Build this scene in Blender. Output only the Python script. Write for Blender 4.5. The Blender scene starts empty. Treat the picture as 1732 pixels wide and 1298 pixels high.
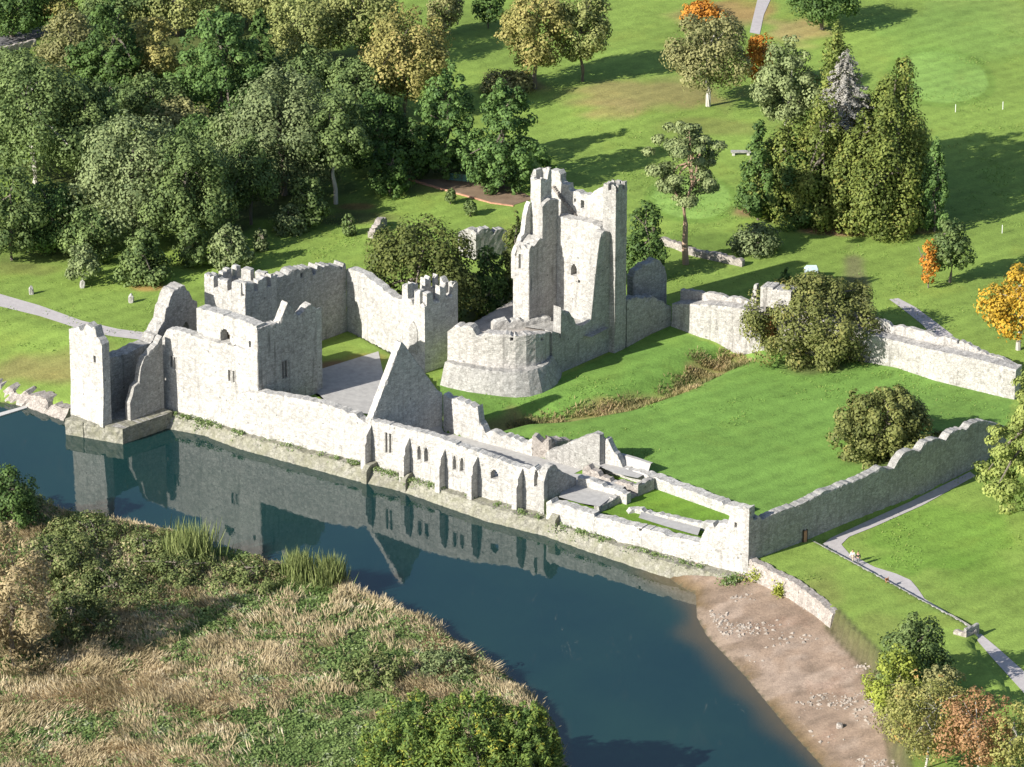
import bpy, math, random
import numpy as np
from mathutils import Vector
R = math.radians
rng = np.random.default_rng(7)
random.seed(7)
S = bpy.context.scene
COL = S.collection

# ------------------------------------------------------------------ camera
PITCH = R(23.0); F = 8000.0; H = 250.0; D = H / math.tan(PITCH); CX, CY = 866.0, 649.0
cam = bpy.data.cameras.new('camera'); camo = bpy.data.objects.new('camera', cam); COL.objects.link(camo)
camo.location = (0, -D, H); camo.rotation_euler = (math.pi/2 - PITCH, 0, 0)
cam.sensor_width = 36; cam.lens = F/1732*36; cam.clip_start = 10; cam.clip_end = 9000
S.camera = camo
# ------------------------------------------------------------------ light
SUN_AZ = R(35); SUN_EL = R(28.5)        # the light travels towards (cos az, sin az)
S.world = bpy.data.worlds.new('World'); S.world.use_nodes = True
wn = S.world.node_tree; bg = wn.nodes['Background']
sky = wn.nodes.new('ShaderNodeTexSky'); sky.sky_type = 'NISHITA'; sky.sun_disc = False
sky.sun_elevation = SUN_EL
tosun = Vector((-math.cos(SUN_AZ)*math.cos(SUN_EL), -math.sin(SUN_AZ)*math.cos(SUN_EL), math.sin(SUN_EL)))
sky.sun_rotation = math.atan2(tosun.x, tosun.y) % (2*math.pi)
sky.air_density = 1.0; sky.dust_density = 1.0
wn.links.new(sky.outputs[0], bg.inputs[0]); bg.inputs[1].default_value = 0.085
sl = bpy.data.lights.new('sun', 'SUN'); sl.energy = 5.0; sl.angle = R(0.5); sl.color = (1.0, 0.95, 0.87)
so = bpy.data.objects.new('sun', sl); COL.objects.link(so); so.location = tosun*400
so.rotation_euler = (-tosun).to_track_quat('-Z', 'Y').to_euler()
S.view_settings.view_transform = 'Standard'; S.view_settings.look = 'None'
S.view_settings.exposure = 0.72; S.view_settings.gamma = 1.0
try: S.cycles.max_bounces = 5; S.cycles.transparent_max_bounces = 4
except Exception: pass

WL = 1.4      # water level
# ------------------------------------------------------------------ plan helpers: photo measurements to metres
def P(px, py, z=0.0):
    t = math.tan(PITCH + math.atan((py-CY)/F)); Yp = (H-z)/t
    zc = Yp*math.cos(PITCH) + (H-z)*math.sin(PITCH)
    return ((px-CX)/F*zc, Yp-D)
def ZAT(Y, py): return H - (Y+D)*math.tan(PITCH + math.atan((py-CY)/F))
def PX(X, Y, z):
    zc = (Y+D)*math.cos(PITCH) + (H-z)*math.sin(PITCH); return CX + F*X/zc
def SC(Y, z=5.0): return F/((Y+D)*math.cos(PITCH) + (H-z)*math.sin(PITCH))   # photo px per metre

# ------------------------------------------------------------------ object helpers
def tag(o, label=None, cat=None, group=None, kind=None):
    if label: o['label'] = label
    if cat: o['category'] = cat
    if group: o['group'] = group
    if kind: o['kind'] = kind
    return o
def link(name, me, mat=None, parent=None):
    o = bpy.data.objects.new(name, me); COL.objects.link(o)
    if mat: me.materials.append(mat)
    if parent:
        o.parent = parent
        o.location = -Vector(parent.location) if parent.get('_w') else (0,0,0)
    return o
def root(name, loc, label, cat, group=None):
    e = bpy.data.objects.new(name, None); COL.objects.link(e); e.location = loc; e.empty_display_size = 0.3
    e['_w'] = 1
    return tag(e, label, cat, group)
def mesh(name, V, Fc, mat, parent=None, smooth=False):
    me = bpy.data.meshes.new(name); me.from_pydata([tuple(v) for v in V], [], Fc); me.update()
    if smooth: me.polygons.foreach_set('use_smooth', [True]*len(me.polygons))
    return link(name, me, mat, parent)
def quads(name, V, mat, parent=None, tone=None, rel=True):
    n = len(V)//4
    me = bpy.data.meshes.new(name)
    me.vertices.add(len(V)); me.vertices.foreach_set('co', np.asarray(V, dtype=np.float32).ravel())
    me.loops.add(n*4); me.loops.foreach_set('vertex_index', np.arange(n*4, dtype=np.int32))
    me.polygons.add(n); me.polygons.foreach_set('loop_start', np.arange(0, n*4, 4, dtype=np.int32))
    me.polygons.foreach_set('loop_total', np.full(n, 4, dtype=np.int32))
    if tone is not None:
        a = me.attributes.new('tone', 'FLOAT', 'POINT'); a.data.foreach_set('value', np.repeat(tone, 4).astype(np.float32))
    me.update(calc_edges=True)
    return link(name, me, mat, parent)
def boxv(x0,x1,y0,y1,z0,z1):
    V=[(x0,y0,z0),(x1,y0,z0),(x1,y1,z0),(x0,y1,z0),(x0,y0,z1),(x1,y0,z1),(x1,y1,z1),(x0,y1,z1)]
    return V,[(0,3,2,1),(4,5,6,7),(0,1,5,4),(1,2,6,5),(2,3,7,6),(3,0,4,7)]

# ------------------------------------------------------------------ materials
class NT:
    def __init__(s, name):
        s.m = bpy.data.materials.new(name); s.m.use_nodes = True; s.t = s.m.node_tree; s.b = s.t.nodes['Principled BSDF']
        s.b.inputs['Roughness'].default_value = 0.9
        s.b.inputs['Specular IOR Level'].default_value = 0.2
        s.geo = s.t.nodes.new('ShaderNodeNewGeometry')
    def n(s, ty, **k):
        x = s.t.nodes.new(ty)
        for a, v in k.items(): setattr(x, a, v)
        return x
    def L(s, a, b): s.t.links.new(a, b)
    def noise(s, scale, det=4, rough=.6, vec=None, stretch=None, dist=0):
        x = s.n('ShaderNodeTexNoise'); x.inputs['Scale'].default_value = scale; x.inputs['Detail'].default_value = det
        x.inputs['Roughness'].default_value = rough; x.inputs['Distortion'].default_value = dist
        v = vec or s.geo.outputs['Position']
        if stretch:
            mp = s.n('ShaderNodeMapping'); mp.inputs['Scale'].default_value = stretch; s.L(v, mp.inputs['Vector']); v = mp.outputs[0]
        s.L(v, x.inputs['Vector']); return x.outputs['Fac']
    def ramp(s, f, stops):
        x = s.n('ShaderNodeValToRGB'); e = x.color_ramp.elements
        while len(e) < len(stops): e.new(0.5)
        for i, (p, c) in enumerate(stops):
            e[i].position = p; e[i].color = (c[0], c[1], c[2], 1) if hasattr(c, '__len__') else (c, c, c, 1)
        s.L(f, x.inputs[0]); return x.outputs[0]
    def mix(s, f, a, b, mode='MIX'):
        x = s.n('ShaderNodeMix', data_type='RGBA', blend_type=mode)
        for i, v in ((0, f), (6, a), (7, b)):
            if hasattr(v, 'is_linked'): s.L(v, x.inputs[i])
            elif i == 0: x.inputs[0].default_value = v
            else: x.inputs[i].default_value = (v[0], v[1], v[2], 1)
        return x.outputs[2]
    def col(s, c): s.L(c, s.b.inputs['Base Color'])
    def bump(s, f, strength=.5, dist=.1):
        x = s.n('ShaderNodeBump'); x.inputs['Strength'].default_value = strength; x.inputs['Distance'].default_value = dist
        s.L(f, x.inputs['Height']); s.L(x.outputs[0], s.b.inputs['Normal'])

def stone(name, base, dark, lich, streak=.35, algae=0.0, cell=2.0):
    t = NT(name)
    big = t.noise(.22, 5, .65); mid = t.noise(1.1, 5, .7); fine = t.noise(4.5, 5, .8)
    c = t.mix(t.ramp(big, [(.35, 0), (.68, 1)]), base, lich)
    c = t.mix(t.ramp(mid, [(.50, 0), (.70, .7)]), c, dark)
    st = t.noise(1.0, 4, .6, stretch=(1.4, 1.4, .12))
    c = t.mix(t.ramp(st, [(.55, 0), (.75, streak)]), c, [x*.55 for x in dark])
    vo = t.n('ShaderNodeTexVoronoi'); vo.inputs['Scale'].default_value = cell; vo.inputs['Randomness'].default_value = .85
    mp = t.n('ShaderNodeMapping'); mp.inputs['Scale'].default_value = (1, 1, 1.8); t.L(t.geo.outputs['Position'], mp.inputs[0]); t.L(mp.outputs[0], vo.inputs['Vector'])
    c = t.mix(.55, c, t.mix(1.0, c, t.ramp(vo.outputs['Color'], [(.0, .50), (.5, .95), (1, 1.28)]), 'MULTIPLY'))
    ve = t.n('ShaderNodeTexVoronoi', feature='DISTANCE_TO_EDGE'); ve.inputs['Scale'].default_value = cell; ve.inputs['Randomness'].default_value = .85; t.L(mp.outputs[0], ve.inputs['Vector'])
    c = t.mix(t.ramp(ve.outputs['Distance'], [(.0, .55), (.10, 0)]), c, [x*.6 for x in dark])
    c = t.mix(t.ramp(fine, [(.54, 0), (.66, .6)]), c, [x*.4 for x in dark])
    # put-log holes and lost stones
    v2 = t.n('ShaderNodeTexVoronoi'); v2.inputs['Scale'].default_value = .55; t.L(t.geo.outputs['Position'], v2.inputs['Vector'])
    c = t.mix(t.ramp(v2.outputs['Distance'], [(.05, .7), (.10, 0)]), c, [x*.3 for x in dark])
    if algae:
        al = t.noise(.8, 5, .7)
        c = t.mix(t.ramp(al, [(.38, 0), (.62, algae)]), c, (.20, .20, .12))
        sp = t.n('ShaderNodeSeparateXYZ'); t.L(t.geo.outputs['Position'], sp.inputs[0])
        mr = t.n('ShaderNodeMapRange'); mr.inputs[1].default_value = .2; mr.inputs[2].default_value = 1.5; mr.inputs[3].default_value = .85; mr.inputs[4].default_value = 0
        t.L(sp.outputs[2], mr.inputs[0])
        c = t.mix(mr.outputs[0], c, (.075, .07, .028))
    t.col(c); t.bump(t.mix(.6, fine, ve.outputs['Distance']), .9, .06); return t.m
M = {}
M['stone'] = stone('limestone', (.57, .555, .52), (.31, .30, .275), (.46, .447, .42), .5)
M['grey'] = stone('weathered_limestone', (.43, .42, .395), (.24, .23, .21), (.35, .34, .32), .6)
M['curtain'] = stone('streaked_limestone', (.53, .51, .475), (.26, .245, .225), (.43, .41, .385), .9)
M['plinth'] = stone('river_stone', (.36, .35, .30), (.15, .145, .115), (.27, .26, .215), .45, .5, 1.6)
M['rubble'] = stone('rubble_stone', (.44, .40, .36), (.20, .17, .15), (.36, .33, .30), .2, 0, 2.2)

def foliage(name, a, b, c2=None, trans=.16):
    t = NT(name)
    at = t.n('ShaderNodeAttribute', attribute_name='tone')
    stops = [(0, a), (.75, b)] + ([(1, c2)] if c2 else [])
    c = t.ramp(at.outputs['Fac'], stops)
    oi = t.n('ShaderNodeObjectInfo')
    c = t.mix(.5, c, t.mix(1.0, c, t.ramp(oi.outputs['Random'], [(0, .8), (1, 1.2)]), 'MULTIPLY'))
    t.col(c); t.b.inputs['Roughness'].default_value = .65; t.b.inputs['Specular IOR Level'].default_value = .25
    tr = t.n('ShaderNodeBsdfTranslucent'); t.L(c, tr.inputs[0])
    mx = t.n('ShaderNodeMixShader'); mx.inputs[0].default_value = trans
    out = t.t.nodes['Material Output']
    t.L(t.b.outputs[0], mx.inputs[1]); t.L(tr.outputs[0], mx.inputs[2]); t.L(mx.outputs[0], out.inputs[0])
    return t.m
M['oak'] = foliage('olive_leaves', (.050,.090,.028), (.18,.245,.080))
M['sage'] = foliage('sage_leaves', (.078,.115,.046), (.235,.285,.122))
M['ever'] = foliage('evergreen_needles', (.032,.068,.020), (.11,.185,.045))
M['fir'] = foliage('fir_needles', (.040,.088,.026), (.135,.225,.058))
M['gold'] = foliage('golden_leaves', (.17,.18,.05), (.40,.36,.12), (.50,.38,.15))
M['amber'] = foliage('pale_yellow_leaves', (.14,.18,.05), (.35,.37,.13))
M['orange'] = foliage('orange_leaves', (.42,.17,.03), (.62,.28,.04))
M['yellow'] = foliage('yellow_leaves', (.30,.20,.03), (.58,.38,.04), (.60,.28,.03))
M['brown'] = foliage('brown_leaves', (.12,.135,.05), (.30,.29,.12))
M['thorn'] = foliage('thorn_leaves', (.075,.095,.026), (.22,.235,.070), (.30,.26,.08))
M['yew'] = foliage('yew_needles', (.045,.068,.018), (.155,.180,.046))
M['thuja'] = foliage('cypress_sprays', (.070,.105,.022), (.22,.265,.060), (.31,.28,.07))
M['pine'] = foliage('pine_needles', (.10,.14,.05), (.28,.33,.14))
M['cedar'] = foliage('cedar_needles', (.12,.17,.04), (.33,.38,.10))
M['lime'] = foliage('yellow_green_leaves', (.13,.18,.03), (.31,.35,.06))
M['birch'] = foliage('thin_autumn_leaves', (.16,.18,.05), (.34,.32,.10), (.48,.22,.08))
M['rust'] = foliage('rust_leaves', (.27,.15,.07), (.43,.25,.12), (.28,.27,.10))
M['willow'] = foliage('willow_leaves', (.045,.095,.025), (.17,.24,.05), (.40,.34,.04))
M['reed'] = foliage('reed_stems', (.11,.15,.045), (.26,.30,.11))
M['bramble'] = foliage('bramble_leaves', (.055,.085,.025), (.20,.235,.08), (.46,.38,.22))
M['dry'] = foliage('dry_grass_blades', (.30,.25,.13), (.62,.51,.32), (.78,.69,.50), .3)
M['weed'] = foliage('green_weed_leaves', (.07,.13,.03), (.22,.30,.10), (.44,.45,.34), .3)
M['rough'] = foliage('rough_grass', (.12,.13,.05), (.36,.30,.14), (.50,.36,.22), .3)
M['twig'] = foliage('bare_twigs', (.22,.17,.09), (.42,.34,.19))
M['dead'] = foliage('dead_branches', (.20,.19,.16), (.36,.345,.31), None, .05)
M['ivy'] = foliage('wall_plants', (.16,.22,.03), (.40,.42,.08))
def bark(name, a, b):
    t = NT(name); c = t.mix(t.noise(2.5, 5, .7, stretch=(1,1,.25)), a, b); t.col(c); t.bump(t.noise(6, 4, .7, stretch=(1,1,.3)), .6, .08); return t.m
M['bark'] = bark('grey_bark', (.11,.09,.07), (.26,.23,.19))
M['pinebark'] = bark('orange_pine_bark', (.30,.20,.13), (.52,.38,.28))
M['whitebark'] = bark('pale_bark', (.35,.33,.29), (.62,.59,.54))
def simple(name, a, b, sc=2., bump=.3, rough=.9):
    t = NT(name); t.col(t.mix(t.ramp(t.noise(sc, 5, .7), [(.3,0),(.7,1)]), a, b)); t.bump(t.noise(sc*4, 3, .7), bump, .03); t.b.inputs['Roughness'].default_value = rough; return t.m
M['pebble'] = simple('beach_stone', (.20,.17,.14), (.42,.37,.32), 1.5)
M['path'] = simple('pale_tarmac', (.40,.37,.37), (.50,.47,.46), 1.5)
M['gravel'] = simple('pale_gravel', (.33,.32,.31), (.46,.45,.43), 1.2)
M['road'] = simple('asphalt', (.15,.145,.15), (.20,.195,.20), 1.5)
M['wood'] = simple('varnished_oak', (.50,.26,.10), (.66,.38,.17), 3)
M['post_and_shade'] = simple('dark_post_and_shade', (.04,.03,.022), (.07,.055,.04), 3)  # dark wood of the door posts, also the painted shade in the hall openings
M['bed'] = simple('bare_soil', (.17,.12,.08), (.26,.19,.13), .8)
M['brick'] = simple('red_brick', (.38,.19,.12), (.5,.28,.19), 3)
M['concrete'] = simple('concrete', (.45,.44,.42), (.62,.60,.57), 2)
M['teal'] = simple('teal_netting', (.10,.22,.19), (.16,.30,.26), 3)
M['white'] = simple('white_paint', (.75,.75,.75), (.8,.8,.8), 3)
M['skin'] = simple('skin', (.45,.28,.20), (.5,.32,.24), 5)
M['cloth_dark'] = simple('dark_cloth', (.02,.022,.03), (.035,.035,.05), 8)
M['cloth_white'] = simple('white_cloth', (.72,.72,.72), (.8,.8,.8), 8)
M['cloth_tan'] = simple('tan_cloth', (.42,.35,.28), (.5,.42,.34), 8)
M['cloth_grey'] = simple('grey_cloth', (.16,.16,.17), (.22,.22,.23), 8)
M['hair'] = simple('brown_hair', (.05,.03,.02), (.08,.05,.03), 8)
M['fur'] = simple('russet_fur', (.35,.14,.06), (.45,.20,.09), 8)
M['glass_blue'] = simple('pale_blue_panel', (.35,.45,.47), (.5,.58,.60), 2)
# water
t = NT('river_water'); c = t.mix(t.ramp(t.noise(.035, 4, .6), [(.35,0),(.65,1)]), (.006,.029,.032), (.011,.040,.036))
c = t.mix(t.ramp(t.noise(.16, 5, .7, stretch=(1,.35,1), dist=.6), [(.60,0),(.80,.2)]), c, (.05,.06,.045))
at = t.n('ShaderNodeAttribute', attribute_name='silt'); c = t.mix(at.outputs['Fac'], c, (.095,.075,.040))
sc_ = t.noise(.5, 6, .8, stretch=(1,.3,1), dist=1.2); big = t.noise(.05, 3, .5)
c = t.mix(t.mix(1, t.ramp(sc_, [(.62,0),(.70,.5)]), t.ramp(big, [(.50,0),(.62,1)]), 'MULTIPLY'), c, (.16,.16,.12))
t.col(c); t.b.inputs['Roughness'].default_value = .03; t.b.inputs['IOR'].default_value = 1.58; t.b.inputs['Specular IOR Level'].default_value = .5
t.bump(t.noise(.9, 3, .5, stretch=(1,.5,1)), .018, .5); M['water'] = t.m
# ground: the colour attribute says what grows or lies where; noise breaks it up
t = NT('ground_cover'); at = t.n('ShaderNodeAttribute', attribute_name='cover'); c = at.outputs['Color']
v = t.ramp(t.noise(.06, 5, .6), [(.3,.80),(.7,1.18)]); c = t.mix(.9, c, t.mix(1, c, v, 'MULTIPLY'))
v = t.ramp(t.noise(.5, 6, .8, dist=.4), [(.34,.72),(.5,1.0),(.68,1.2)]); c = t.mix(.8, c, t.mix(1, c, v, 'MULTIPLY'))
v = t.ramp(t.noise(4., 4, .7), [(.3,.75),(.7,1.25)]); c = t.mix(.7, c, t.mix(1, c, v, 'MULTIPLY'))
wv = t.n('ShaderNodeTexWave'); wv.inputs['Scale'].default_value = .10; wv.inputs['Distortion'].default_value = 2.5; wv.inputs['Detail'].default_value = 1
mp = t.n('ShaderNodeMapping'); mp.inputs['Rotation'].default_value = (0,0,R(52)); t.L(t.geo.outputs['Position'], mp.inputs[0]); t.L(mp.outputs[0], wv.inputs['Vector'])
c = t.mix(.22, c, t.mix(1, c, t.ramp(wv.outputs['Fac'], [(.2,.75),(.8,1.2)]), 'MULTIPLY'))
c = t.mix(t.ramp(t.noise(.11, 4, .6, dist=.5), [(.55,0),(.75,.30)]), c, t.mix(1, c, (1.35,1.0,.9), 'MULTIPLY'))
t.col(c); t.bump(t.noise(2.5, 4, .75), .6, .15); M['ground'] = t.m

# ------------------------------------------------------------------ terrain
def segdist(X, Y, pts, closed=True):
    d = np.full(X.shape, 1e9); n = len(pts)
    for i in range(n if closed else n-1):
        ax, ay = pts[i]; bx, by = pts[(i+1) % n]; vx, vy = bx-ax, by-ay; l2 = vx*vx+vy*vy+1e-9
        tt = np.clip(((X-ax)*vx+(Y-ay)*vy)/l2, 0, 1)
        d = np.minimum(d, np.hypot(X-ax-tt*vx, Y-ay-tt*vy))
    return d
def inside(X, Y, pts):
    r = np.zeros(X.shape, bool); n = len(pts)
    for i in range(n):
        ax, ay = pts[i]; bx, by = pts[(i+1) % n]
        if ay == by: continue
        c = ((ay > Y) != (by > Y)) & (X < (bx-ax)*(Y-ay)/(by-ay)+ax); r ^= c
    return r
def poly(px, z): return [P(x, y, z) for x, y in px]
FARSHORE = [(-900,470),(-400,575),(0,680),(60,690),(112,704),(180,712),(262,702),(353,728),(410,750),(600,802),(685,822),(739,841),(831,873),(930,898),(1000,923),(1119,966),
            (1150,990),(1178,1006),(1180,1045),(1198,1078),(1262,1145),(1330,1228),(1400,1305),(1470,1420),(1520,1600)]
NEARSHORE = [(980,1600),(985,1400),(955,1300),(940,1225),(905,1180),(860,1150),(800,1108),(740,1062),(680,1035),(640,1020),(600,1000),(575,985),(500,972),(440,948),(380,935),(300,908),(200,888),(120,872),(60,848),(0,800),(-400,705),(-900,600)]
river = poly(FARSHORE+NEARSHORE, WL)
near = poly(NEARSHORE, WL) + [(-900,-100),(-900,-900),(40,-900)]
castle4 = poly([(640,774),(831,829),(940,861),(1015,886),(1119,918),(1225,944),(1256,951),(1256,876),(1235,866),(1108,820),(1050,800),(930,768),(820,745),(749,729)], 4)
court = poly([(330,640),(407,690),(622,746),(700,712),(742,690),(722,640),(690,612),(604,566),(587,558),(470,595),(400,560),(330,600)], 6)
inner = poly([(768,592),(810,600),(863,606),(900,604),(920,597),(938,583),(1005,550),(985,520),(930,495),(870,505),(800,545)], 8.5)
beach_up = poly([(1112,915),(1225,944),(1260,955),(1269,962),(1300,977),(1340,997),(1380,1024),(1409,1048),(1440,1082),(1478,1118),(1505,1200),(1530,1320),(1570,1500),(1600,1700)], 4)
beach = poly([(1100,960),(1150,990),(1178,1006),(1180,1045),(1198,1078),(1262,1145),(1330,1228),(1400,1305),(1470,1420),(1520,1600)], WL) + beach_up[::-1]
goflow = poly([(1377,917),(1655,1070),(1640,1092),(1680,1145),(1740,1215),(1900,1420),(3000,1400),(3000,560),(1760,740),(1640,790),(1541,842),(1400,905)], 4.6)
ditch = poly([(830,706),(880,694),(950,690),(1050,672),(1130,645),(1200,612),(1240,592)], 5)
front_strip = poly([(225,740),(353,760),(410,780),(600,830),(739,870),(930,930),(1122,975)], WL) + poly([(1225,957),(1119,931),(1005,898),(924,873),(921,863),(866,847),(801,832),(748,817),(687,798),(620,778),(560,761),(406,723),(277,684),(225,700)], 3)
def vnoise(X, Y, s, seed):
    r = np.random.default_rng(seed); g = r.random((64, 64))
    x = X/s; y = Y/s; xi = np.floor(x).astype(int); yi = np.floor(y).astype(int); fx = x-xi; fy = y-yi
    fx = fx*fx*(3-2*fx); fy = fy*fy*(3-2*fy); a = lambda i, j: g[(xi+i) % 64, (yi+j) % 64]
    return (a(0,0)*(1-fx)+a(1,0)*fx)*(1-fy)+(a(0,1)*(1-fx)+a(1,1)*fx)*fy
def sstep(x): x = np.clip(x, 0, 1); return x*x*(3-2*x)
def height(X, Y):
    X = np.asarray(X, float); Y = np.asarray(Y, float)
    dr = segdist(X, Y, river); inr = inside(X, Y, river); inn = inside(X, Y, near) & ~inr; inb = inside(X, Y, beach)
    h = np.full(X.shape, 5.0)
    far = ~inr & ~inn & ~inb
    xl = P(125, 690, 2)[0]
    left = far & (X < xl+6)
    hl = np.minimum(5.0, WL + 1.2*sstep(dr/1.2) + .14*dr); w = sstep((xl+6-X)/6)
    h = np.where(left, hl*w + 5*(1-w), h)
    h = h + np.where(far, (vnoise(X, Y, 23, 3)-.5)*1.2*sstep((Y-35)/30) , 0)
    h = h - np.where(far, 2.2*np.exp(-(segdist(X, Y, ditch, False)/3.0)**2), 0)
    for pl, z, so_ in ((court, 6.0, .3), (castle4, 4.0, .05), (inner, 8.5, .5), (goflow, 4.38, .05)):
        i = inside(X, Y, pl); w = np.where(i, 1.0, sstep(1-segdist(X, Y, pl)/so_)); w = np.where(far, w, 0); h = h*(1-w)+z*w
    h = np.where(far & inside(X, Y, front_strip), .8, h)
    hn = WL + 1.4*sstep(dr/2.6) + .5*vnoise(X, Y, 6, 5)*sstep(dr/4) + .25*vnoise(X, Y, 2, 6)*sstep(dr/4)
    h = np.where(inn, hn, h)
    du = segdist(X, Y, beach_up, False); dw = segdist(X, Y, river)
    hb = WL + 1.6*(dw/(dw+du+.01))**.8 + (.16*vnoise(X, Y, 3, 8)+.07*vnoise(X, Y, .9, 9))*sstep(dw/2)
    h = np.where(inb, hb, h)
    h = np.where(inr, WL-1.6*sstep(dr/3), h)
    return h
def hz(x, y): return float(height(np.array([x]), np.array([y]))[0])

def axis(a, b, st, outer): return np.array([-o for o in outer[::-1]] + list(np.arange(a, b+1e-6, st)) + list(outer))
xs = axis(-96, 96, .5, (110,150,250,500,1200,3500)); ys = axis(-120, 172, .5, (190,230,350,700,1500,4500))
ys[:6] = [-4500,-1500,-700,-350,-230,-150]
GX, GY = np.meshgrid(xs, ys); GZ = height(GX, GY)
LAWN = (.105,.235,.028); LAWN2 = (.190,.290,.052); WARD = (.145,.262,.052)
C3 = np.zeros(GX.shape+(3,)); C3[:] = (.205,.300,.060)
def paint(mask, c): 
    for k in range(3): C3[..., k] = C3[..., k]*(1-mask)+c[k]*mask
inr = inside(GX, GY, river); inn = inside(GX, GY, near); inb = inside(GX, GY, beach)
ward = poly([(740,640),(860,650),(945,640),(1135,550),(1184,575),(1290,590),(1440,600),(1712,672),(1700,740),(1541,838),(1264,940),(1050,800),(820,740),(749,700)], 5)
paint(inside(GX, GY, ward)*1.0, WARD)
def blob(px, py, rx, ry, c, k=1.0, z=5, sh=1.5, tilt=0, nz=1.0):
    x, y = P(px, py, z); s = SC(y); rx /= s; ry /= s*.39
    dx, dy = GX-x, GY-y; ca, sa = math.cos(tilt), math.sin(tilt); u = (dx*ca+dy*sa)/rx; v = (-dx*sa+dy*ca)/ry
    d = np.sqrt(u*u+v*v) + nz*((vnoise(GX, GY, 3, 31)-.5)*.5 + (vnoise(GX, GY, 8, 32)-.5)*.4)
    paint(k*sstep((1.15-d)*sh), c)
STRAW = (.30,.25,.10); OL = (.20,.22,.06); LIT = (.36,.19,.08); NEED = (.30,.16,.10); SOIL=(.10,.075,.04)
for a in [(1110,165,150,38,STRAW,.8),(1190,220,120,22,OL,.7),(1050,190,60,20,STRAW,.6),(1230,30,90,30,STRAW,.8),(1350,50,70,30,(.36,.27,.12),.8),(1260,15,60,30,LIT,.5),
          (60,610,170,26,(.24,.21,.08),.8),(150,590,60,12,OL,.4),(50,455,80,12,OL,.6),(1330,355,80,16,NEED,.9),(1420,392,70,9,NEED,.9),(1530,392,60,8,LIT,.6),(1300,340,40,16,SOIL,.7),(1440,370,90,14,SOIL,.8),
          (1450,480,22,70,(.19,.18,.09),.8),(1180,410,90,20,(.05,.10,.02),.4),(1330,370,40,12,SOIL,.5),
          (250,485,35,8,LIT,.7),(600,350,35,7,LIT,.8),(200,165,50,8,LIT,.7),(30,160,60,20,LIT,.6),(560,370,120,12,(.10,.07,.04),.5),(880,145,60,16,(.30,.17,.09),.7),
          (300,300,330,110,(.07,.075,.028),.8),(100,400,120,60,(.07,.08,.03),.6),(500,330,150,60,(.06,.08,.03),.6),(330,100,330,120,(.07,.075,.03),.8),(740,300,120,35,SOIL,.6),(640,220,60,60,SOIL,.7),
          (690,560,90,50,SOIL,.7),(570,620,50,16,(.22,.13,.08),.9,6),(620,605,50,10,LIT,.4,6),(830,520,60,40,SOIL,.8),
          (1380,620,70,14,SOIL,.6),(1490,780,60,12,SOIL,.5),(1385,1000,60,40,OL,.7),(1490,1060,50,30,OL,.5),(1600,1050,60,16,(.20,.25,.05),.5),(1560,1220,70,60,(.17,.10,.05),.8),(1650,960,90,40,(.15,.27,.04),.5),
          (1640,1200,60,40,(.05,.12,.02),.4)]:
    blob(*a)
GREEN = (.23,.37,.085)
blob(1590,130,86,58,(.15,.25,.045),.7,5,9,0,.1); blob(1590,130,72,47,GREEN,1,5,14,0,.06); blob(1170,335,72,44,(.13,.23,.04),.7,5,9,0,.1); blob(1170,335,60,36,GREEN,.9,5,14,0,.06); blob(1650,40,110,60,(.24,.33,.09),.4,5,3); blob(1600,900,120,60,(.13,.27,.035),.5,5,3)
blob(1600,60,150,70,(.17,.29,.06),.6)
d = segdist(GX, GY, ditch, False); w = .8*sstep((2.6-d + (vnoise(GX,GY,3,12)-.5)*3.5)/2.0); paint(np.where(inside(GX,GY,ward), w, 0), (.24,.21,.08))
paint(inside(GX, GY, inner)*1.0, (.40,.37,.34)); paint(inside(GX, GY, castle4)*1.0, (.13,.24,.03))
dr = segdist(GX, GY, river)
m = inn & ~inr
paint(m*1.0, (.13,.17,.055)); paint(m*sstep((vnoise(GX,GY,9,21)*.42+vnoise(GX,GY,3,22)*.3+vnoise(GX,GY,1.1,23)*.28-.44)*6), (.44,.32,.19))
paint(inr*1.0, (.09,.085,.05))
paint(inb*1.0, (.285,.210,.155)); paint(np.where(inb, sstep((2.6-dr)/2.6), 0), (.17,.12,.065))
paint(np.where(inb, .6*sstep((vnoise(GX,GY,5,41)*.6+vnoise(GX,GY,1.5,42)*.4-.52)*6), 0), (.37,.29,.23))
paint(np.where(inb, .55*sstep((vnoise(GX,GY,2.4,43)*.6+vnoise(GX,GY,.9,44)*.4-.56)*8), 0), (.20,.15,.11))
tail = poly([(1409,1048),(1440,1082),(1478,1118),(1505,1200),(1530,1320),(1570,1500)], 4)
paint(.9*sstep((1.5-segdist(GX,GY,tail,False))/.8), (.10,.095,.045))
ny, nx = GX.shape
me = bpy.data.meshes.new('ground'); V = np.stack([GX, GY, GZ], -1).reshape(-1, 3).astype(np.float32)
me.vertices.add(len(V)); me.vertices.foreach_set('co', V.ravel())
i0 = (np.arange(ny-1)[:, None]*nx + np.arange(nx-1)[None, :]).ravel(); Q = np.stack([i0, i0+1, i0+nx+1, i0+nx], -1).astype(np.int32)
me.loops.add(Q.size); me.loops.foreach_set('vertex_index', Q.ravel()); me.polygons.add(len(Q))
me.polygons.foreach_set('loop_start', np.arange(0, Q.size, 4, dtype=np.int32)); me.polygons.foreach_set('loop_total', np.full(len(Q), 4, dtype=np.int32))
ca = me.attributes.new('cover', 'FLOAT_COLOR', 'POINT'); ca.data.foreach_set('color', np.concatenate([C3.reshape(-1,3), np.ones((ny*nx,1))], 1).astype(np.float32).ravel())
me.update(calc_edges=True); me.polygons.foreach_set('use_smooth', np.ones(len(Q), bool))
tag(link('ground', me, M['ground']), kind='structure')
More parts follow.
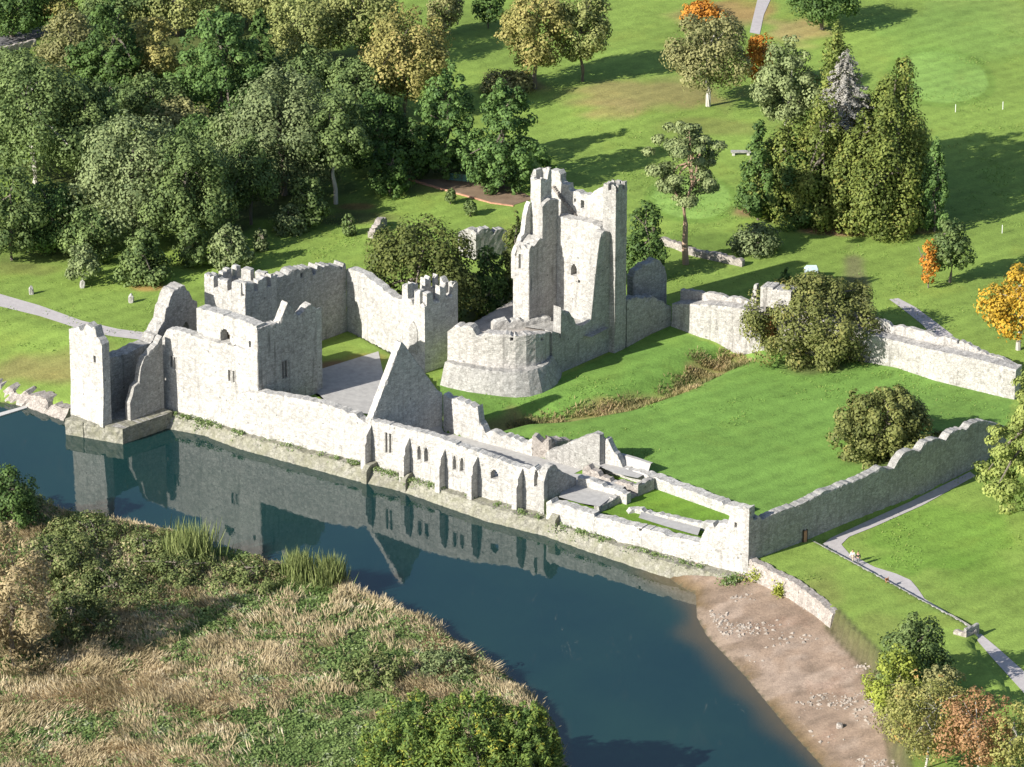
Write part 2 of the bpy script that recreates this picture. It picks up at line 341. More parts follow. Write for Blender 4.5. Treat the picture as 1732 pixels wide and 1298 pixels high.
ax = np.array([-3000,-800,-300,-150]+list(np.arange(-100,101,1.))+[150,300,800,3000]); ay = np.array([-4000,-900,-300,-160]+list(np.arange(-122,60,1.))+[120,200])
WX, WY = np.meshgrid(ax, ay); dsh = segdist(WX, WY, river)
dbe = segdist(WX, WY, poly([(1119,970),(1178,1006),(1180,1045),(1198,1078),(1262,1145),(1330,1228),(1400,1305),(1470,1420)], WL), False)
silt = np.clip(.8*sstep((4.2+2.5*(vnoise(WX,WY,5,81)-.5)-dbe)/4.0)+.3*sstep((1.5-dsh)/1.5), 0, 1)
me = bpy.data.meshes.new('river'); n1, n2 = len(ax), len(ay)
me.from_pydata([(x, y, WL) for y in ay for x in ax], [], [(b*n1+a, b*n1+a+1, (b+1)*n1+a+1, (b+1)*n1+a) for b in range(n2-1) for a in range(n1-1)])
a_ = me.attributes.new('silt', 'FLOAT', 'POINT'); a_.data.foreach_set('value', silt.ravel().astype(np.float32))
tag(link('river', me, M['water']), kind='structure')

def drape(name, A, B, z, mat, off=.05, nc=5, kind='structure', label=None):
    """strip between two matching edge lines given in photo px, laid on the ground"""
    A = poly(A, z); B = poly(B, z)
    def res(L, n):
        L = np.array(L); s = np.r_[0, np.cumsum(np.hypot(*np.diff(L, axis=0).T))]; q = np.linspace(0, s[-1], n)
        return np.stack([np.interp(q, s, L[:,0]), np.interp(q, s, L[:,1])], -1), s[-1]
    n = int(max(res(A,2)[1], res(B,2)[1])/.7)+2
    if len(A) == len(B):
        q = np.linspace(0, len(A)-1, n); ii = np.arange(len(A)); a, b = [np.stack([np.interp(q, ii, [p[0] for p in L]), np.interp(q, ii, [p[1] for p in L])], -1) for L in (A, B)]
    else: a, b = res(A, n)[0], res(B, n)[0]
    k = np.linspace(0, 1, nc)[:, None, None]; G = a[None]*(1-k)+b[None]*k
    Z = height(G[...,0], G[...,1]) + off
    Vv = [(G[i,j,0], G[i,j,1], Z[i,j]) for i in range(nc) for j in range(n)]
    Ff = [(i*n+j, i*n+j+1, (i+1)*n+j+1, (i+1)*n+j) for i in range(nc-1) for j in range(n-1)]
    me = bpy.data.meshes.new(name); me.from_pydata(Vv, [], Ff)
    o = link(name, me, mat)
    if me.polygons[0].normal.z < 0: me.flip_normals()
    return tag(o, label, None, None, kind)
drape('path', [(1641,796),(1541,846),(1470,878),(1405,908),(1388,921),(1420,938),(1460,960),(1490,977),(1515,991),(1535,1003),(1557,1016),(1600,1040),(1640,1063),(1655,1084),(1674,1106),(1732,1170),(1790,1240)],
      [(1650,803),(1562,852),(1479,889),(1436,906),(1423,919),(1436,934),(1479,957),(1515,968),(1540,979),(1552,993),(1564,1011),(1606,1036),(1650,1062),(1666,1076),(1690,1096),(1745,1145),(1805,1212)], 4.6, M['path'])
drape('path', [(-120,475),(0,498),(66,517),(138,543),(199,557),(245,563),(300,566)], [(-120,495),(0,519),(66,535),(125,554),(186,569),(235,575),(300,578)], 5, M['path'])
drape('path', [(1278,-40),(1281,0),(1275,25),(1268,55)], [(1302,-40),(1303,0),(1292,25),(1285,58)], 5, M['path'])
drape('path', [(1504,507),(1530,526),(1560,550),(1585,575)], [(1519,505),(1548,520),(1582,545),(1612,568)], 5, M['path'])
drape('road', [(-160,92),(0,60),(75,43),(140,28)], [(-160,115),(0,81),(60,66),(140,45)], 5, M['road'])
drape('gravel_yard', [(540,668),(560,688),(625,702),(650,640)], [(480,640),(500,640),(520,632),(640,595)], 6, M['gravel'], nc=12)
drape('church_floor', [(640,770),(740,792),(831,812),(900,836)], [(740,728),(800,745),(880,765),(985,795)], 4, M['gravel'], nc=12)
drape('chancel_floor', [(945,852),(980,862),(1014,868)], [(965,812),(1020,815),(1062,830)], 4, M['gravel'], off=.9, nc=8)
drape('terrace_floor', [(1000,800),(1040,818),(1078,826)], [(1030,790),(1075,802),(1104,812)], 4, M['gravel'], off=1.4, nc=8)
drape('wall_walk_floor', [(1080,882),(1130,898),(1180,912)], [(1085,872),(1135,886),(1185,899)], 4, M['gravel'], off=.5, nc=5)
drape('garden_bed', [(700,305),(760,325),(830,345),(868,350)], [(752,305),(800,300),(860,318),(905,338)], 5, M['bed'], nc=8)

# ------------------------------------------------------------------ ruined masonry builder
def wall(name, pts, zl, tops, mat, th=1.3, z0=2.0, parent=None, holes=(), closed=False, batter=None, jag=.22, ztop=None, cren=None, step=.42, dz=.6, rough=.03, world=False, seed=None):
    r = random.Random(seed if seed is not None else hash(name) % 999 + len(pts)*7 + int(pts[0][0]))
    W = [Vector(p) for p in (pts if world else poly(pts, zl))]
    n = len(W); segs = n if closed else n-1
    sl_ = [(W[(i+1) % n]-W[i]).length for i in range(segs)]; cum = [0]
    for l in sl_: cum.append(cum[-1]+l)
    tot = cum[-1]
    def at(s):
        s = min(max(s, 0), tot); i = 0
        while i < segs-1 and s > cum[i+1]: i += 1
        return W[i].lerp(W[(i+1) % n], (s-cum[i])/sl_[i]), i
    def leftn(i):
        d = (W[(i+1) % n]-W[i]).normalized(); return Vector((-d.y, d.x))
    def nrm(s):
        for k in range(n if closed else n):
            if abs(s-cum[min(k, segs)]) < 1e-6 and (closed or 0 < k < segs):
                a, b = leftn((k-1) % segs), leftn(k % segs); m = (a+b); m.normalize(); return m/max(.5, m.dot(a))
        return leftn(at(s)[1])
    ss = set(cum)
    for i in range(segs):
        k = max(1, int(sl_[i]/step))
        for j in range(1, k): ss.add(cum[i]+sl_[i]*j/k)
    H_ = []
    # hole rectangles: photo px -> along-wall metres and heights
    grid = [(q*tot/400, *at(q*tot/400)) for q in range(401)]
    for h in holes:
        x0, x1, y0, y1 = h[:4]; zm = None
        sel = [min(grid, key=lambda g: abs(PX(g[1].x, g[1].y, 8)-xx)) for xx in (x0, x1)]
        sa, sb = sel[0][0], sel[1][0]; mid = at((sa+sb)/2)[0]; zt, zb = ZAT(mid.y, y0), ZAT(mid.y, y1)
        if sb-sa < .25: m_ = (sa+sb)/2; sa, sb = m_-.15, m_+.15
        if len(h) > 4:
            w = sb-sa; hh = zt-zb
            H_ += [(sa, sb, zb, zb+hh*.7), (sa+w*.12, sb-w*.12, zb+hh*.7, zb+hh*.87), (sa+w*.3, sb-w*.3, zb+hh*.87, zt)]
        else: H_.append((sa, sb, zb, zt))
    for a, b, _, _ in H_: ss.add(a); ss.add(b)
    if cren:
        per, mer = cren[0], cren[1]; q = 0.0; flags = []
        while q < tot: flags.append(q); ss.add(q); ss.add(min(q+.04, tot)); ss.add(min(q+mer, tot)); ss.add(min(q+mer+.04, tot)); q += per
    if tops:
        for (xa, ya), (xb, yb) in zip(tops, tops[1:]):
            if xb-xa < 1.6 or jag < .09:
                for xx in (xa, xb):
                    g = min(grid, key=lambda g: abs(PX(g[1].x, g[1].y, 12)-xx)); ss.add(g[0])
    ss = sorted(ss); s2 = [ss[0]]
    for s in ss[1:]:
        if s-s2[-1] > .015: s2.append(s)
    if closed and tot-s2[-1] < .02: s2.pop()
    ss = s2
    T = []; Pn = []; Nn = []; nz = 0
    tx = [a for a, _ in tops] if tops else None; ty = [b for _, b in tops] if tops else None
    for s in ss:
        p, i = at(s); Pn.append(p); Nn.append(nrm(s)); z = ztop if ztop else 8.
        if tops:
            z = ZAT(p.y, ty[0])
            for _ in range(3): z = ZAT(p.y, float(np.interp(PX(p.x, p.y, z), tx, ty)))
        if callable(ztop): z = ztop(s/tot, p)
        if cren:
            f = (s % cren[0]); z += cren[2] if (.03 < f <= cren[1]+.01) else 0
        nz = nz*.25+r.uniform(-1, 1)*.9 - (1.6 if r.random() < .06 else 0)
        T.append(z+nz*jag)
    if tops and jag > .09:
        T0 = list(T)
        for c in range(1, len(T)-1):
            sl2 = min(abs(T0[c+1]-T0[c-1]), 5.0)
            if sl2 > .8: T[c] += r.uniform(-1, 1)*.28*sl2
    lv = [z0]; zt = max(T)
    while lv[-1] < zt: lv.append(lv[-1]+dz)
    for _, _, a, b in H_: lv += [a, b]
    lv = sorted(lv); l2 = [lv[0]]
    for z in lv[1:]:
        if z-l2[-1] > .02: l2.append(z)
    lv = l2; nr = len(lv); nc = len(ss)
    V = []; Fc = []
    def vid(side, c, k): return (side*nc+c % nc)*nr+k
    for side in (0, 1):
        for c in range(nc):
            for k in range(nr):
                z = min(lv[k], T[c]); o = rough*r.uniform(-1, 1) if k < nr else 0
                p = Pn[c]+Nn[c]*((th if side else 0)+o)
                if batter and side == 0: p = p-Nn[c]*max(0, batter[0]-z)*batter[1]
                if k and lv[k] >= T[c] and lv[k-1] < T[c] and side == 0: p = p+Nn[c]*r.uniform(0, .12)
                V.append((p.x, p.y, z + (0 if (side == 0 or z < T[c]-.01) else 0)))
    cols = nc if closed else nc-1
    def solid(c, k):
        if c < 0 or c >= cols:
            if closed: c %= cols
            else: return False
        if k < 0 or k >= nr-1: return False
        if lv[k] >= T[c]-1e-4 and lv[k] >= T[(c+1) % nc]-1e-4: return False
        sm = (ss[c]+(ss[c+1] if c+1 < nc else tot))/2; zm = (lv[k]+lv[k+1])/2
        return not any(a < sm < b and za < zm < zb for a, b, za, zb in H_)
    for c in range(cols):
        for k in range(nr-1):
            s_ = solid(c, k); c1 = c+1
            if not s_: continue
            Fc.append((vid(0,c,k), vid(0,c1,k), vid(0,c1,k+1), vid(0,c,k+1)))
            Fc.append((vid(1,c,k), vid(1,c,k+1), vid(1,c1,k+1), vid(1,c1,k)))
            if not solid(c, k+1): Fc.append((vid(0,c,k+1), vid(0,c1,k+1), vid(1,c1,k+1), vid(1,c,k+1)))
            if k and not solid(c, k-1): Fc.append((vid(0,c,k), vid(1,c,k), vid(1,c1,k), vid(0,c1,k)))
            if not solid(c-1, k): Fc.append((vid(0,c,k), vid(0,c,k+1), vid(1,c,k+1), vid(1,c,k)))
            if not solid(c+1, k): Fc.append((vid(0,c1,k), vid(1,c1,k), vid(1,c1,k+1), vid(0,c1,k+1)))
    # merge collapsed vertices
    used = {}; remap = {}; NV = []
    key = lambda v: (round(v[0], 3), round(v[1], 3), round(v[2], 3))
    for i, v in enumerate(V):
        kk = key(v)
        if kk not in used: used[kk] = len(NV); NV.append(v)
        remap[i] = used[kk]
    F2 = []
    for f in Fc:
        g = []
        for i in f:
            j = remap[i]
            if j not in g: g.append(j)
        if len(g) >= 3: F2.append(tuple(g))
    # drop loose verts
    us = sorted({i for f in F2 for i in f}); mp_ = {o: i for i, o in enumerate(us)}
    return mesh(name, [NV[i] for i in us], [tuple(mp_[i] for i in f) for f in F2], mat, parent)

def surround(name, front, h, zl, mat, parent, proud=.05, shade_panel=False):
    """dressed stone frame round an opening, on the wall line 'front' (photo px at level zl)"""
    W = [Vector(p) for p in poly(front, zl)]; best = []
    L = []
    for i in range(len(W)-1):
        for q in range(200): L.append((W[i].lerp(W[i+1], q/200), (W[i+1]-W[i]).normalized()))
    a = min(L, key=lambda g: abs(PX(g[0].x, g[0].y, 8)-h[0])); b = min(L, key=lambda g: abs(PX(g[0].x, g[0].y, 8)-h[1]))
    d = a[1]; n = Vector((-d.y, d.x)); z1, z0 = ZAT(a[0].y, h[2]), ZAT(a[0].y, h[3]); w = .10
    V = []; Fc = []
    def bar(p, q, za, zb):
        base = len(V)
        for pt in (p, q):
            for o in (-proud, .25):
                for z in (za, zb): V.append((pt.x+n.x*o, pt.y+n.y*o, z))
        Fc.extend([tuple(base+i for i in f) for f in ((0,1,3,2),(4,6,7,5),(0,4,5,1),(2,3,7,6),(0,2,6,4),(1,5,7,3))])
    pa, pb = a[0]-d*w*.3, b[0]+d*w*.3
    if shade_panel:  # dark panel added inside the opening, its colour stands in for the inner shade
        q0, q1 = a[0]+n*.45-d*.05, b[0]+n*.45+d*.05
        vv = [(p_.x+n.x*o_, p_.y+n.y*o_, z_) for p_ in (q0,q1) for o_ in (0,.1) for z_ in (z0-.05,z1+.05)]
        mesh('window_shade_panel', vv, [(0,1,3,2),(4,6,7,5),(0,4,5,1),(2,3,7,6),(0,2,6,4),(1,5,7,3)], M['post_and_shade'], parent)
    bar(pa-d*w, pa, z0-w, z1+w); bar(pb, pb+d*w, z0-w, z1+w); bar(pa, pb, z1, z1+w); bar(pa, pb, z0-w, z0)
    return mesh(name, V, Fc, mat, parent)

def near_pt(px, py, z): x, y = P(px, py, z); return (x, y, z)
st, gy, cu, pl, ru = M['stone'], M['grey'], M['curtain'], M['plinth'], M['rubble']

# ---- river revetment
rev = wall('river_revetment', [(262,716),(353,733),(410,755),(600,807),(685,827),(739,846),(831,878),(930,903),(1000,928),(1119,968),(1190,986),(1236,994),(1275,985)], WL, None, pl,
     th=3.8, z0=0, ztop=lambda q, p: 3.0, batter=(3.0,.6), jag=.10, dz=.5, rough=.10)
tag(rev, 'long sloping stone footing with green algae rising from the river below the castle walls', 'river wall')

# ---- west tower and its broken chamber
r0 = root('west_tower', near_pt(150,710,2.4), 'slim ruined tower on a square stone platform in the river, left of the hall', 'tower')
wall('platform', [(111,735),(208,752),(292,722),(200,688)], WL, None, pl, th=2.6, z0=0, ztop=3.6, closed=True, jag=.05, parent=r0, rough=.07)
mesh('platform_floor', [near_pt(118,708,3.57),near_pt(208,725,3.57),near_pt(284,700,3.57),near_pt(200,674,3.57)], [(0,1,2,3)], gy, r0)
wall('front_wall', [(122,699),(177,720)], 3.6, [(126,556),(133,553),(136,561),(141,566),(144,549),(150,547),(154,561),(157,552),(162,555),(164,573),(170,577),(176,594),(181,602)], st, th=1.3, z0=3.4, parent=r0,
     holes=[(160,164,602,614)], batter=(8,.07), jag=.1)
wall('chamber_wall', [(176,704),(313,650),(337,641)], 3.6, [(176,604),(190,607),(205,603),(225,595),(240,587),(256,579),(266,562),(276,544),(282,520),(289,498),(300,489),(312,484),(320,497),(327,509),(337,512)], gy, th=2.1, z0=2.3, parent=r0,
     holes=[(311,321,545,566,1)], jag=.15)
wall('broken_wall', [(221,712),(278,690)], 3.6, [(221,681),(227,660),(236,643),(241,622),(246,606),(262,589),(272,575),(278,562)], gy, th=.95, z0=2.3, parent=r0, jag=.25)

# ---- hall
r0 = root('ruined_hall', near_pt(400,720,3), 'tall roofless hall with a shaded east gable and pairs of slit windows over the river', 'castle hall')
hA = [(277,689),(438,734)]; win = [(289.5,292.5,602,622),(295,298,604,624),(387,390,625.5,645),(394.5,397.5,627,647)]
wall('river_wall', hA, 3, [(272,583),(275,565),(280,559),(286,557),(310,560),(334,572),(380,582),(423,593),(440,597)], st, th=1.3, z0=2.5, parent=r0, holes=win, jag=.1, batter=(6,.1))
for w_ in win: surround('window_frame', hA, w_, 3, st, r0, shade_panel=True)
hB = [(337,697),(437.5,733)]; arch = [(375,391,557,580,1),(423,426.5,577,588)]
wall('upper_wall', hB, 3, [(332,521),(350,525),(380,534),(410,543),(438,553)], st, th=1.7, z0=2.5, parent=r0, holes=arch, jag=.07)
hE = [(439,734),(538,701)]
wall('gable_wall', hE, 3, [(438,556),(469,546),(471,552),(486,513),(488.5,511),(504,534),(511,531),(518,520),(526,514),(533,520),(538,523)], M['curtain'], th=1.2, z0=2.5, parent=r0,
     holes=[(478,481,612,641),(483,486,610,639)], jag=.04)
for w_ in ((478,481,612,641),(483,486,610,639)): surround('window_frame', hE, w_, 3, gy, r0, shade_panel=True)
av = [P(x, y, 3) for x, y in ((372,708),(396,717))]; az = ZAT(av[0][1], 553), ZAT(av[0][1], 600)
mesh('doorway_shade_panel', [(av[0][0],av[0][1]+1.5,az[1]),(av[1][0],av[1][1]+1.5,az[1]),(av[1][0],av[1][1]+1.5,az[0]),(av[0][0],av[0][1]+1.5,az[0]),(av[0][0],av[0][1]+1.7,az[1]),(av[1][0],av[1][1]+1.7,az[1]),(av[1][0],av[1][1]+1.7,az[0]),(av[0][0],av[0][1]+1.7,az[0])], [(0,1,2,3),(5,4,7,6),(3,2,6,7),(0,3,7,4),(1,5,6,2)], M['post_and_shade'], r0)  # near-black sheet added behind the arch in place of the shade within
wall('north_wall', [(437,655),(536,688)], 3.8, [(437,575),(490,570),(512,535),(536,522)], st, th=1.2, z0=2.5, parent=r0, jag=.2)
wall('west_wall', [(338,690),(420,655)], 3, None, gy, th=1.2, z0=2.5, ztop=13.5, parent=r0, jag=.3)

# ---- courtyard tower
r0 = root('courtyard_tower', near_pt(417,622,6), 'square battlemented tower with stepped parapet rising behind the roofless hall', 'tower')
ct = [(349,604),(417,622),(470,603),(402,586)]
zt = ZAT(P(417,622,6)[1], 499)
wall('tower_wall', ct, 6, None, st, th=.9, z0=5, ztop=zt, closed=True, cren=(2.25,1.55,1.45), jag=.14, parent=r0, holes=[(379,382,512,518)])
cc = [P(x, y, 6) for x, y in ct]
mesh('roof_floor', [(x, y, zt-2.2) for x, y in cc], [(0,1,2,3)], gy, r0)

# ---- courtyard walls
aa = wall('court_wall', [(466,602),(520,586),(587,561)], 6, [(466,470),(486,466),(489,459),(505,458),(530,455),(534,463),(537,453),(558,450),(572,447),(576,458),(582,447),(599,444)], gy, th=1.8, z0=4.5, holes=[(510,514,462,470)], jag=.25)
tag(aa, 'grey weathered curtain wall with broken parapet behind the hall, half in shade', 'wall')
bb = wall('court_wall', [(587,560),(604,567),(650,587),(687,601)], 6, [(587,455),(592,455),(617,466),(640,484),(665,503),(684,508)], st, th=1.3, z0=4.5, jag=.1)
tag(bb, 'tall pale curtain wall sloping down to the small gate tower', 'wall')

# ---- gate tower
r0 = root('gate_tower', near_pt(718,626,5), 'small square gate tower with ragged pale merlons and a tall blocked arch', 'tower')
gt = [(681,613),(719,628),(775,608),(736,592)]; zt = ZAT(P(719,628,5)[1], 517)
wall('tower_wall', gt, 5, None, st, th=.9, z0=4, ztop=zt, closed=True, cren=(2.35,1.1,1.7), jag=.35, parent=r0, batter=(7.5,.2))
cc = [P(x, y, 5) for x, y in gt]; mesh('roof_floor', [(x, y, zt-1.2) for x, y in cc], [(0,1,2,3)], gy, r0)
pa, pb = Vector(P(693,618,5)), Vector(P(707,623.5,5)); dd = (pb-pa).normalized(); nn = Vector((dd.y, -dd.x))
prof = [(0,0),(1,0),(1,.72),(.85,.88),(.5,1),(.15,.88),(0,.72)]; z0_, z1_ = 6.9, 11.6; wv_ = (pb-pa).length
vv = [(pa.x+dd.x*u*wv_+nn.x*k, pa.y+dd.y*u*wv_+nn.y*k, z0_+(z1_-z0_)*v_) for k in (.07,-.2) for u, v_ in prof]
mesh('blocked_arch', vv, [tuple(range(7))]+[(i, (i+1) % 7, 7+(i+1) % 7, 7+i) for i in range(7)], gy, r0)

# ---- inner ward drum wall
DD = [(757,602),(775,606),(800,611),(825,614.5),(850,616.5),(872,617),(890,615.5),(906,612),(918,607),(926,601),(931,594),(934,587)]
dr_ = root('inner_ward_wall', near_pt(863,650,5), 'x', 'wall')
wall('battered_base', [(753,606),(765,609.5),(780,613),(800,617),(825,620.5),(850,622.5),(872,623),(892,621.5),(908,618),(920,613),(929,606),(934,598),(936,590)], 8.5, None, gy, th=1.6, z0=3.5, ztop=8.0, batter=(8.2,.36), jag=.08, parent=dr_)
wall('wall_face', DD, 8.5, [(757,560),(765,552),(772,550),(790,552),(799,554),(804,562),(810,571),(816,566),(822,564),(835,565),(863,567),(866,571),(871,567),(900,566),(918,565),(925,563),(934,560)], M['curtain'], th=1.5, z0=4, batter=(8.6,.05), jag=.1, parent=dr_,
     holes=[(863,868,571,577),(915,919,571,576)])
dr_['label'] = ('low curved wall with speckled sloping base at the foot of the keep')
sk = wall('ward_platform', [(834,562),(852,560),(890,556),(932,549)], 8.5, [(834,549),(850,543),(875,541),(905,541),(932,536)], st, th=1.2, z0=7, jag=.2)
tag(sk, 'low pale masonry block between the curved wall and the keep', 'wall')

# ---- keep
r0 = root('keep', near_pt(960,600,5), 'tall shattered square keep with its near side fallen and a corner turret', 'castle keep')
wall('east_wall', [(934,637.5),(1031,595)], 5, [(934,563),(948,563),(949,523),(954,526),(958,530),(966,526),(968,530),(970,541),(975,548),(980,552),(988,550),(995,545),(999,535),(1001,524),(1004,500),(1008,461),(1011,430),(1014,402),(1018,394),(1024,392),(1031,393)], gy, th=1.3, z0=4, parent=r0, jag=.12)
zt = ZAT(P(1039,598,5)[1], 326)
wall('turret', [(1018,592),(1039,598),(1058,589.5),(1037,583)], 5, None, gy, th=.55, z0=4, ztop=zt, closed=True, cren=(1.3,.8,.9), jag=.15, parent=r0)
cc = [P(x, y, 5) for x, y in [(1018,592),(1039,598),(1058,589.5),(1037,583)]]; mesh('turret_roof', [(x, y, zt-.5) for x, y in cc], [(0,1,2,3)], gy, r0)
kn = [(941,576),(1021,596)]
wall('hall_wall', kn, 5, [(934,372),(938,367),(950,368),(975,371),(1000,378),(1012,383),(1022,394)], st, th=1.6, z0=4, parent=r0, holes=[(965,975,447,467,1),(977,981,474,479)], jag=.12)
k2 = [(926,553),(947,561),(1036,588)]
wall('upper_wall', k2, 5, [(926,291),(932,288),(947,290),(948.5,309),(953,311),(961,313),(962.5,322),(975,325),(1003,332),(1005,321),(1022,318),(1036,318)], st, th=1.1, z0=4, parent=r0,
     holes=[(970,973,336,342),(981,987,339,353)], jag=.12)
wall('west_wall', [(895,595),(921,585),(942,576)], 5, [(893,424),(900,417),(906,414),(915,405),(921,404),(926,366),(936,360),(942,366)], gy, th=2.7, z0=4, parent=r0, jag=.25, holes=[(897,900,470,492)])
wall('outer_leaf', [(871,589),(890,581),(897,578)], 5, [(871,430),(874,420),(880,405),(886,396),(888,372),(890,356),(894,348),(897,344)], st, th=.7, z0=15, parent=r0, jag=.2)
wall('inner_leaf', [(917,586),(926,582.5),(944,575.5)], 5, [(917,352),(921,345),(928,339),(936,334),(944,337)], gy, th=.8, z0=15, parent=r0, jag=.2)
wall('west_wall_end', [(868,588),(894,595)], 5, [(868,440),(873,421),(880,416),(894,422)], st, th=1.4, z0=4, parent=r0, jag=.35, holes=[(877,882,430,455)])
zt = ZAT(P(914,582,5)[1], 305)
wall('stair_turret', [(897,577),(914,582),(932,574),(915,570)], 5, None, st, th=.5, z0=19, ztop=lambda q, p: zt+(1.1 if p.y > P(914,577,5)[1] else 0), closed=True, jag=.25, parent=r0)
# diagonal roof crease: a stair of small projecting stones on the upper wall
Vv, Ff = [], []; a0, a1 = Vector(P(947,561,5)), Vector(P(1036,588,5)); dd = (a1-a0).normalized(); nn = Vector((dd.y,-dd.x))
for i in range(20):
    q = i/19; xp = 938+42*q; yp = 316+54*q
    pos = min([a0+dd*(k*.1-1.5) for k in range(160)], key=lambda p: abs(PX(p.x, p.y, 22)-xp)); z = ZAT(pos.y, yp)
    b = len(Vv)
    for o in (-.05, .45):
        for u in (-.16, .16):
            for w_ in (-.22, .12): Vv.append((pos.x+dd.x*u+nn.x*o, pos.y+dd.y*u+nn.y*o, z+w_))
    Ff += [tuple(b+j for j in f) for f in ((0,1,3,2),(4,6,7,5),(0,4,5,1),(2,3,7,6),(0,2,6,4),(1,5,7,3))]
mesh('roof_crease', Vv, Ff, M['rubble'], r0)
fl = [P(x, y, 5) for x, y in [(885,598),(1000,616),(1030,600),(935,572)]]
mesh('keep_floor', [(x, y, 8.9) for x, y in fl], [(0,1,2,3)], gy, r0)

# ---- east of the keep
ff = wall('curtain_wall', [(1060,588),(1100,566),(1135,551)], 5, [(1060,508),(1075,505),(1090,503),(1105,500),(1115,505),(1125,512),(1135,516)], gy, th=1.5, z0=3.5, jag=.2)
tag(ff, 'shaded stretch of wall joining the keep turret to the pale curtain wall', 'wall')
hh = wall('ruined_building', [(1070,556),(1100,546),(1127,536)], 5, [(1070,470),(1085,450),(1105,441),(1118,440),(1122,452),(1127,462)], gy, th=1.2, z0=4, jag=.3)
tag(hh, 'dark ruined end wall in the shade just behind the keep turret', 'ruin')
r0 = root('gate_curtain_wall', near_pt(1210,575,5), 'pale streaked curtain wall with a wall walk between the keep and the oak gate', 'wall')
wall('wall_face', [(1136,552),(1184,570),(1250,582),(1284,588)], 5, [(1136,514),(1150,514),(1210,517),(1284,526)], cu, th=2.0, z0=3, parent=r0, jag=.06, batter=(6,.1))
wall('parapet', [(1150,543),(1195,561),(1278,577)], 5, [(1150,490),(1185,494),(1188,498),(1192,495),(1225,501),(1229,506),(1233,503),(1258,505),(1262,511),(1271,508),(1273,483),(1278,483)], cu, th=.7, z0=5, parent=r0, jag=.1)
r0 = root('gatehouse', near_pt(1300,590,5), 'ruined gateway with a varnished wooden door half hidden by the spreading tree', 'gatehouse')
gh = [(1284,588),(1335,598)]
wall('gate_wall', gh, 5, [(1270,484),(1300,487),(1335,494)], cu, th=2.2, z0=3, parent=r0, holes=[(1286,1314,520,590,1)], jag=.1)
a0, a1 = Vector(P(1287,584,5)), Vector(P(1314,589,5)); dd = (a1-a0).normalized(); nn = Vector((-dd.y, dd.x))
Vv, Ff = [], []
for i in range(6):
    u0, u1 = [(a1-a0).length*(i+q)/6 for q in (.03,.97)]; b = len(Vv)
    for u in (u0, u1):
        for o in (0, .12):
            for z in (4.6, 9.6): Vv.append((a0.x+dd.x*u+nn.x*(o+.5), a0.y+dd.y*u+nn.y*(o+.5), z))
    Ff += [tuple(b+j for j in f) for f in ((0,1,3,2),(4,6,7,5),(0,4,5,1),(2,3,7,6),(0,2,6,4),(1,5,7,3))]
mesh('door', Vv, Ff, M['wood'], r0)
r0 = root('outer_curtain_wall', near_pt(1580,640,5), 'long pale stepped wall closing the far side of the walled lawn', 'wall')
wall('wall_face', [(1335,598),(1440,608),(1517,622),(1582,644),(1697,672),(1716,676)], 5, [(1335,520),(1440,552),(1482,569),(1530,581),(1582,593),(1650,608),(1700,620),(1716,626)], cu, th=2.0, z0=3, parent=r0, jag=.06, batter=(6,.08))
wall('parapet', [(1340,586),(1445,596),(1522,610),(1587,631),(1702,659),(1712,662)], 5, [(1340,494),(1440,530),(1482,541),(1506,546),(1510,555),(1524,552),(1560,560),(1576,566),(1580,572),(1600,570),(1640,583),(1673,601),(1690,604),(1712,618)], cu, th=.7, z0=5, parent=r0, jag=.12, holes=[(1618,1621,576,582)])
# ---- east wall (shaded side to us)
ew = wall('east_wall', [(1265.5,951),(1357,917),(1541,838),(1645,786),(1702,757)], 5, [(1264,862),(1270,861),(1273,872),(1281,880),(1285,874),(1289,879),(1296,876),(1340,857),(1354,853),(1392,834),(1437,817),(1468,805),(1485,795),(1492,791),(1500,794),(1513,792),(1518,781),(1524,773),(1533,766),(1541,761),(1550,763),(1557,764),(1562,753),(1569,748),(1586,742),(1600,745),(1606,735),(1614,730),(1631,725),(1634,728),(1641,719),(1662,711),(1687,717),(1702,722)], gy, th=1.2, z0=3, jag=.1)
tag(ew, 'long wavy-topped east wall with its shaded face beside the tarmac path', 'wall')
r0 = root('wooden_door', near_pt(1361,917,5), 'small dark wooden door at the foot of the shaded east wall', 'door')
a0, a1 = Vector(P(1358,918,5)), Vector(P(1365,916,5)); dd=(a1-a0).normalized(); nn = Vector((dd.y,-dd.x))
for nm, mt, q0, q1, zz, oo in (('door_leaf', M['brick'], .1, .9, 6.5, .05), ('door_post', M['post_and_shade'], 0, .1, 6.7, .1), ('door_post', M['post_and_shade'], .9, 1, 6.7, .1)):
    L_ = (a1-a0).length; Vv = []
    for u in (q0*L_, q1*L_):
        for o in (-.1, oo):
            for z in (4.4, zz): Vv.append((a0.x+dd.x*u+nn.x*o, a0.y+dd.y*u+nn.y*o, z))
    mesh(nm, Vv, [(0,1,3,2),(4,6,7,5),(0,4,5,1),(2,3,7,6),(0,2,6,4),(1,5,7,3)], mt, r0)

# ---- river wall between the hall and the church
o = wall('river_wall', [(406,730),(470,746),(560,768),(622,785)], 3, [(406,665),(412,663),(440,664),(470,668),(520,677),(560,687),(590,697),(604,701),(608,712),(614,713),(622,716)], st, th=1.3, z0=2.6, jag=.1)
tag(o, 'plain pale wall above the river between the hall and the pointed gable', 'wall')

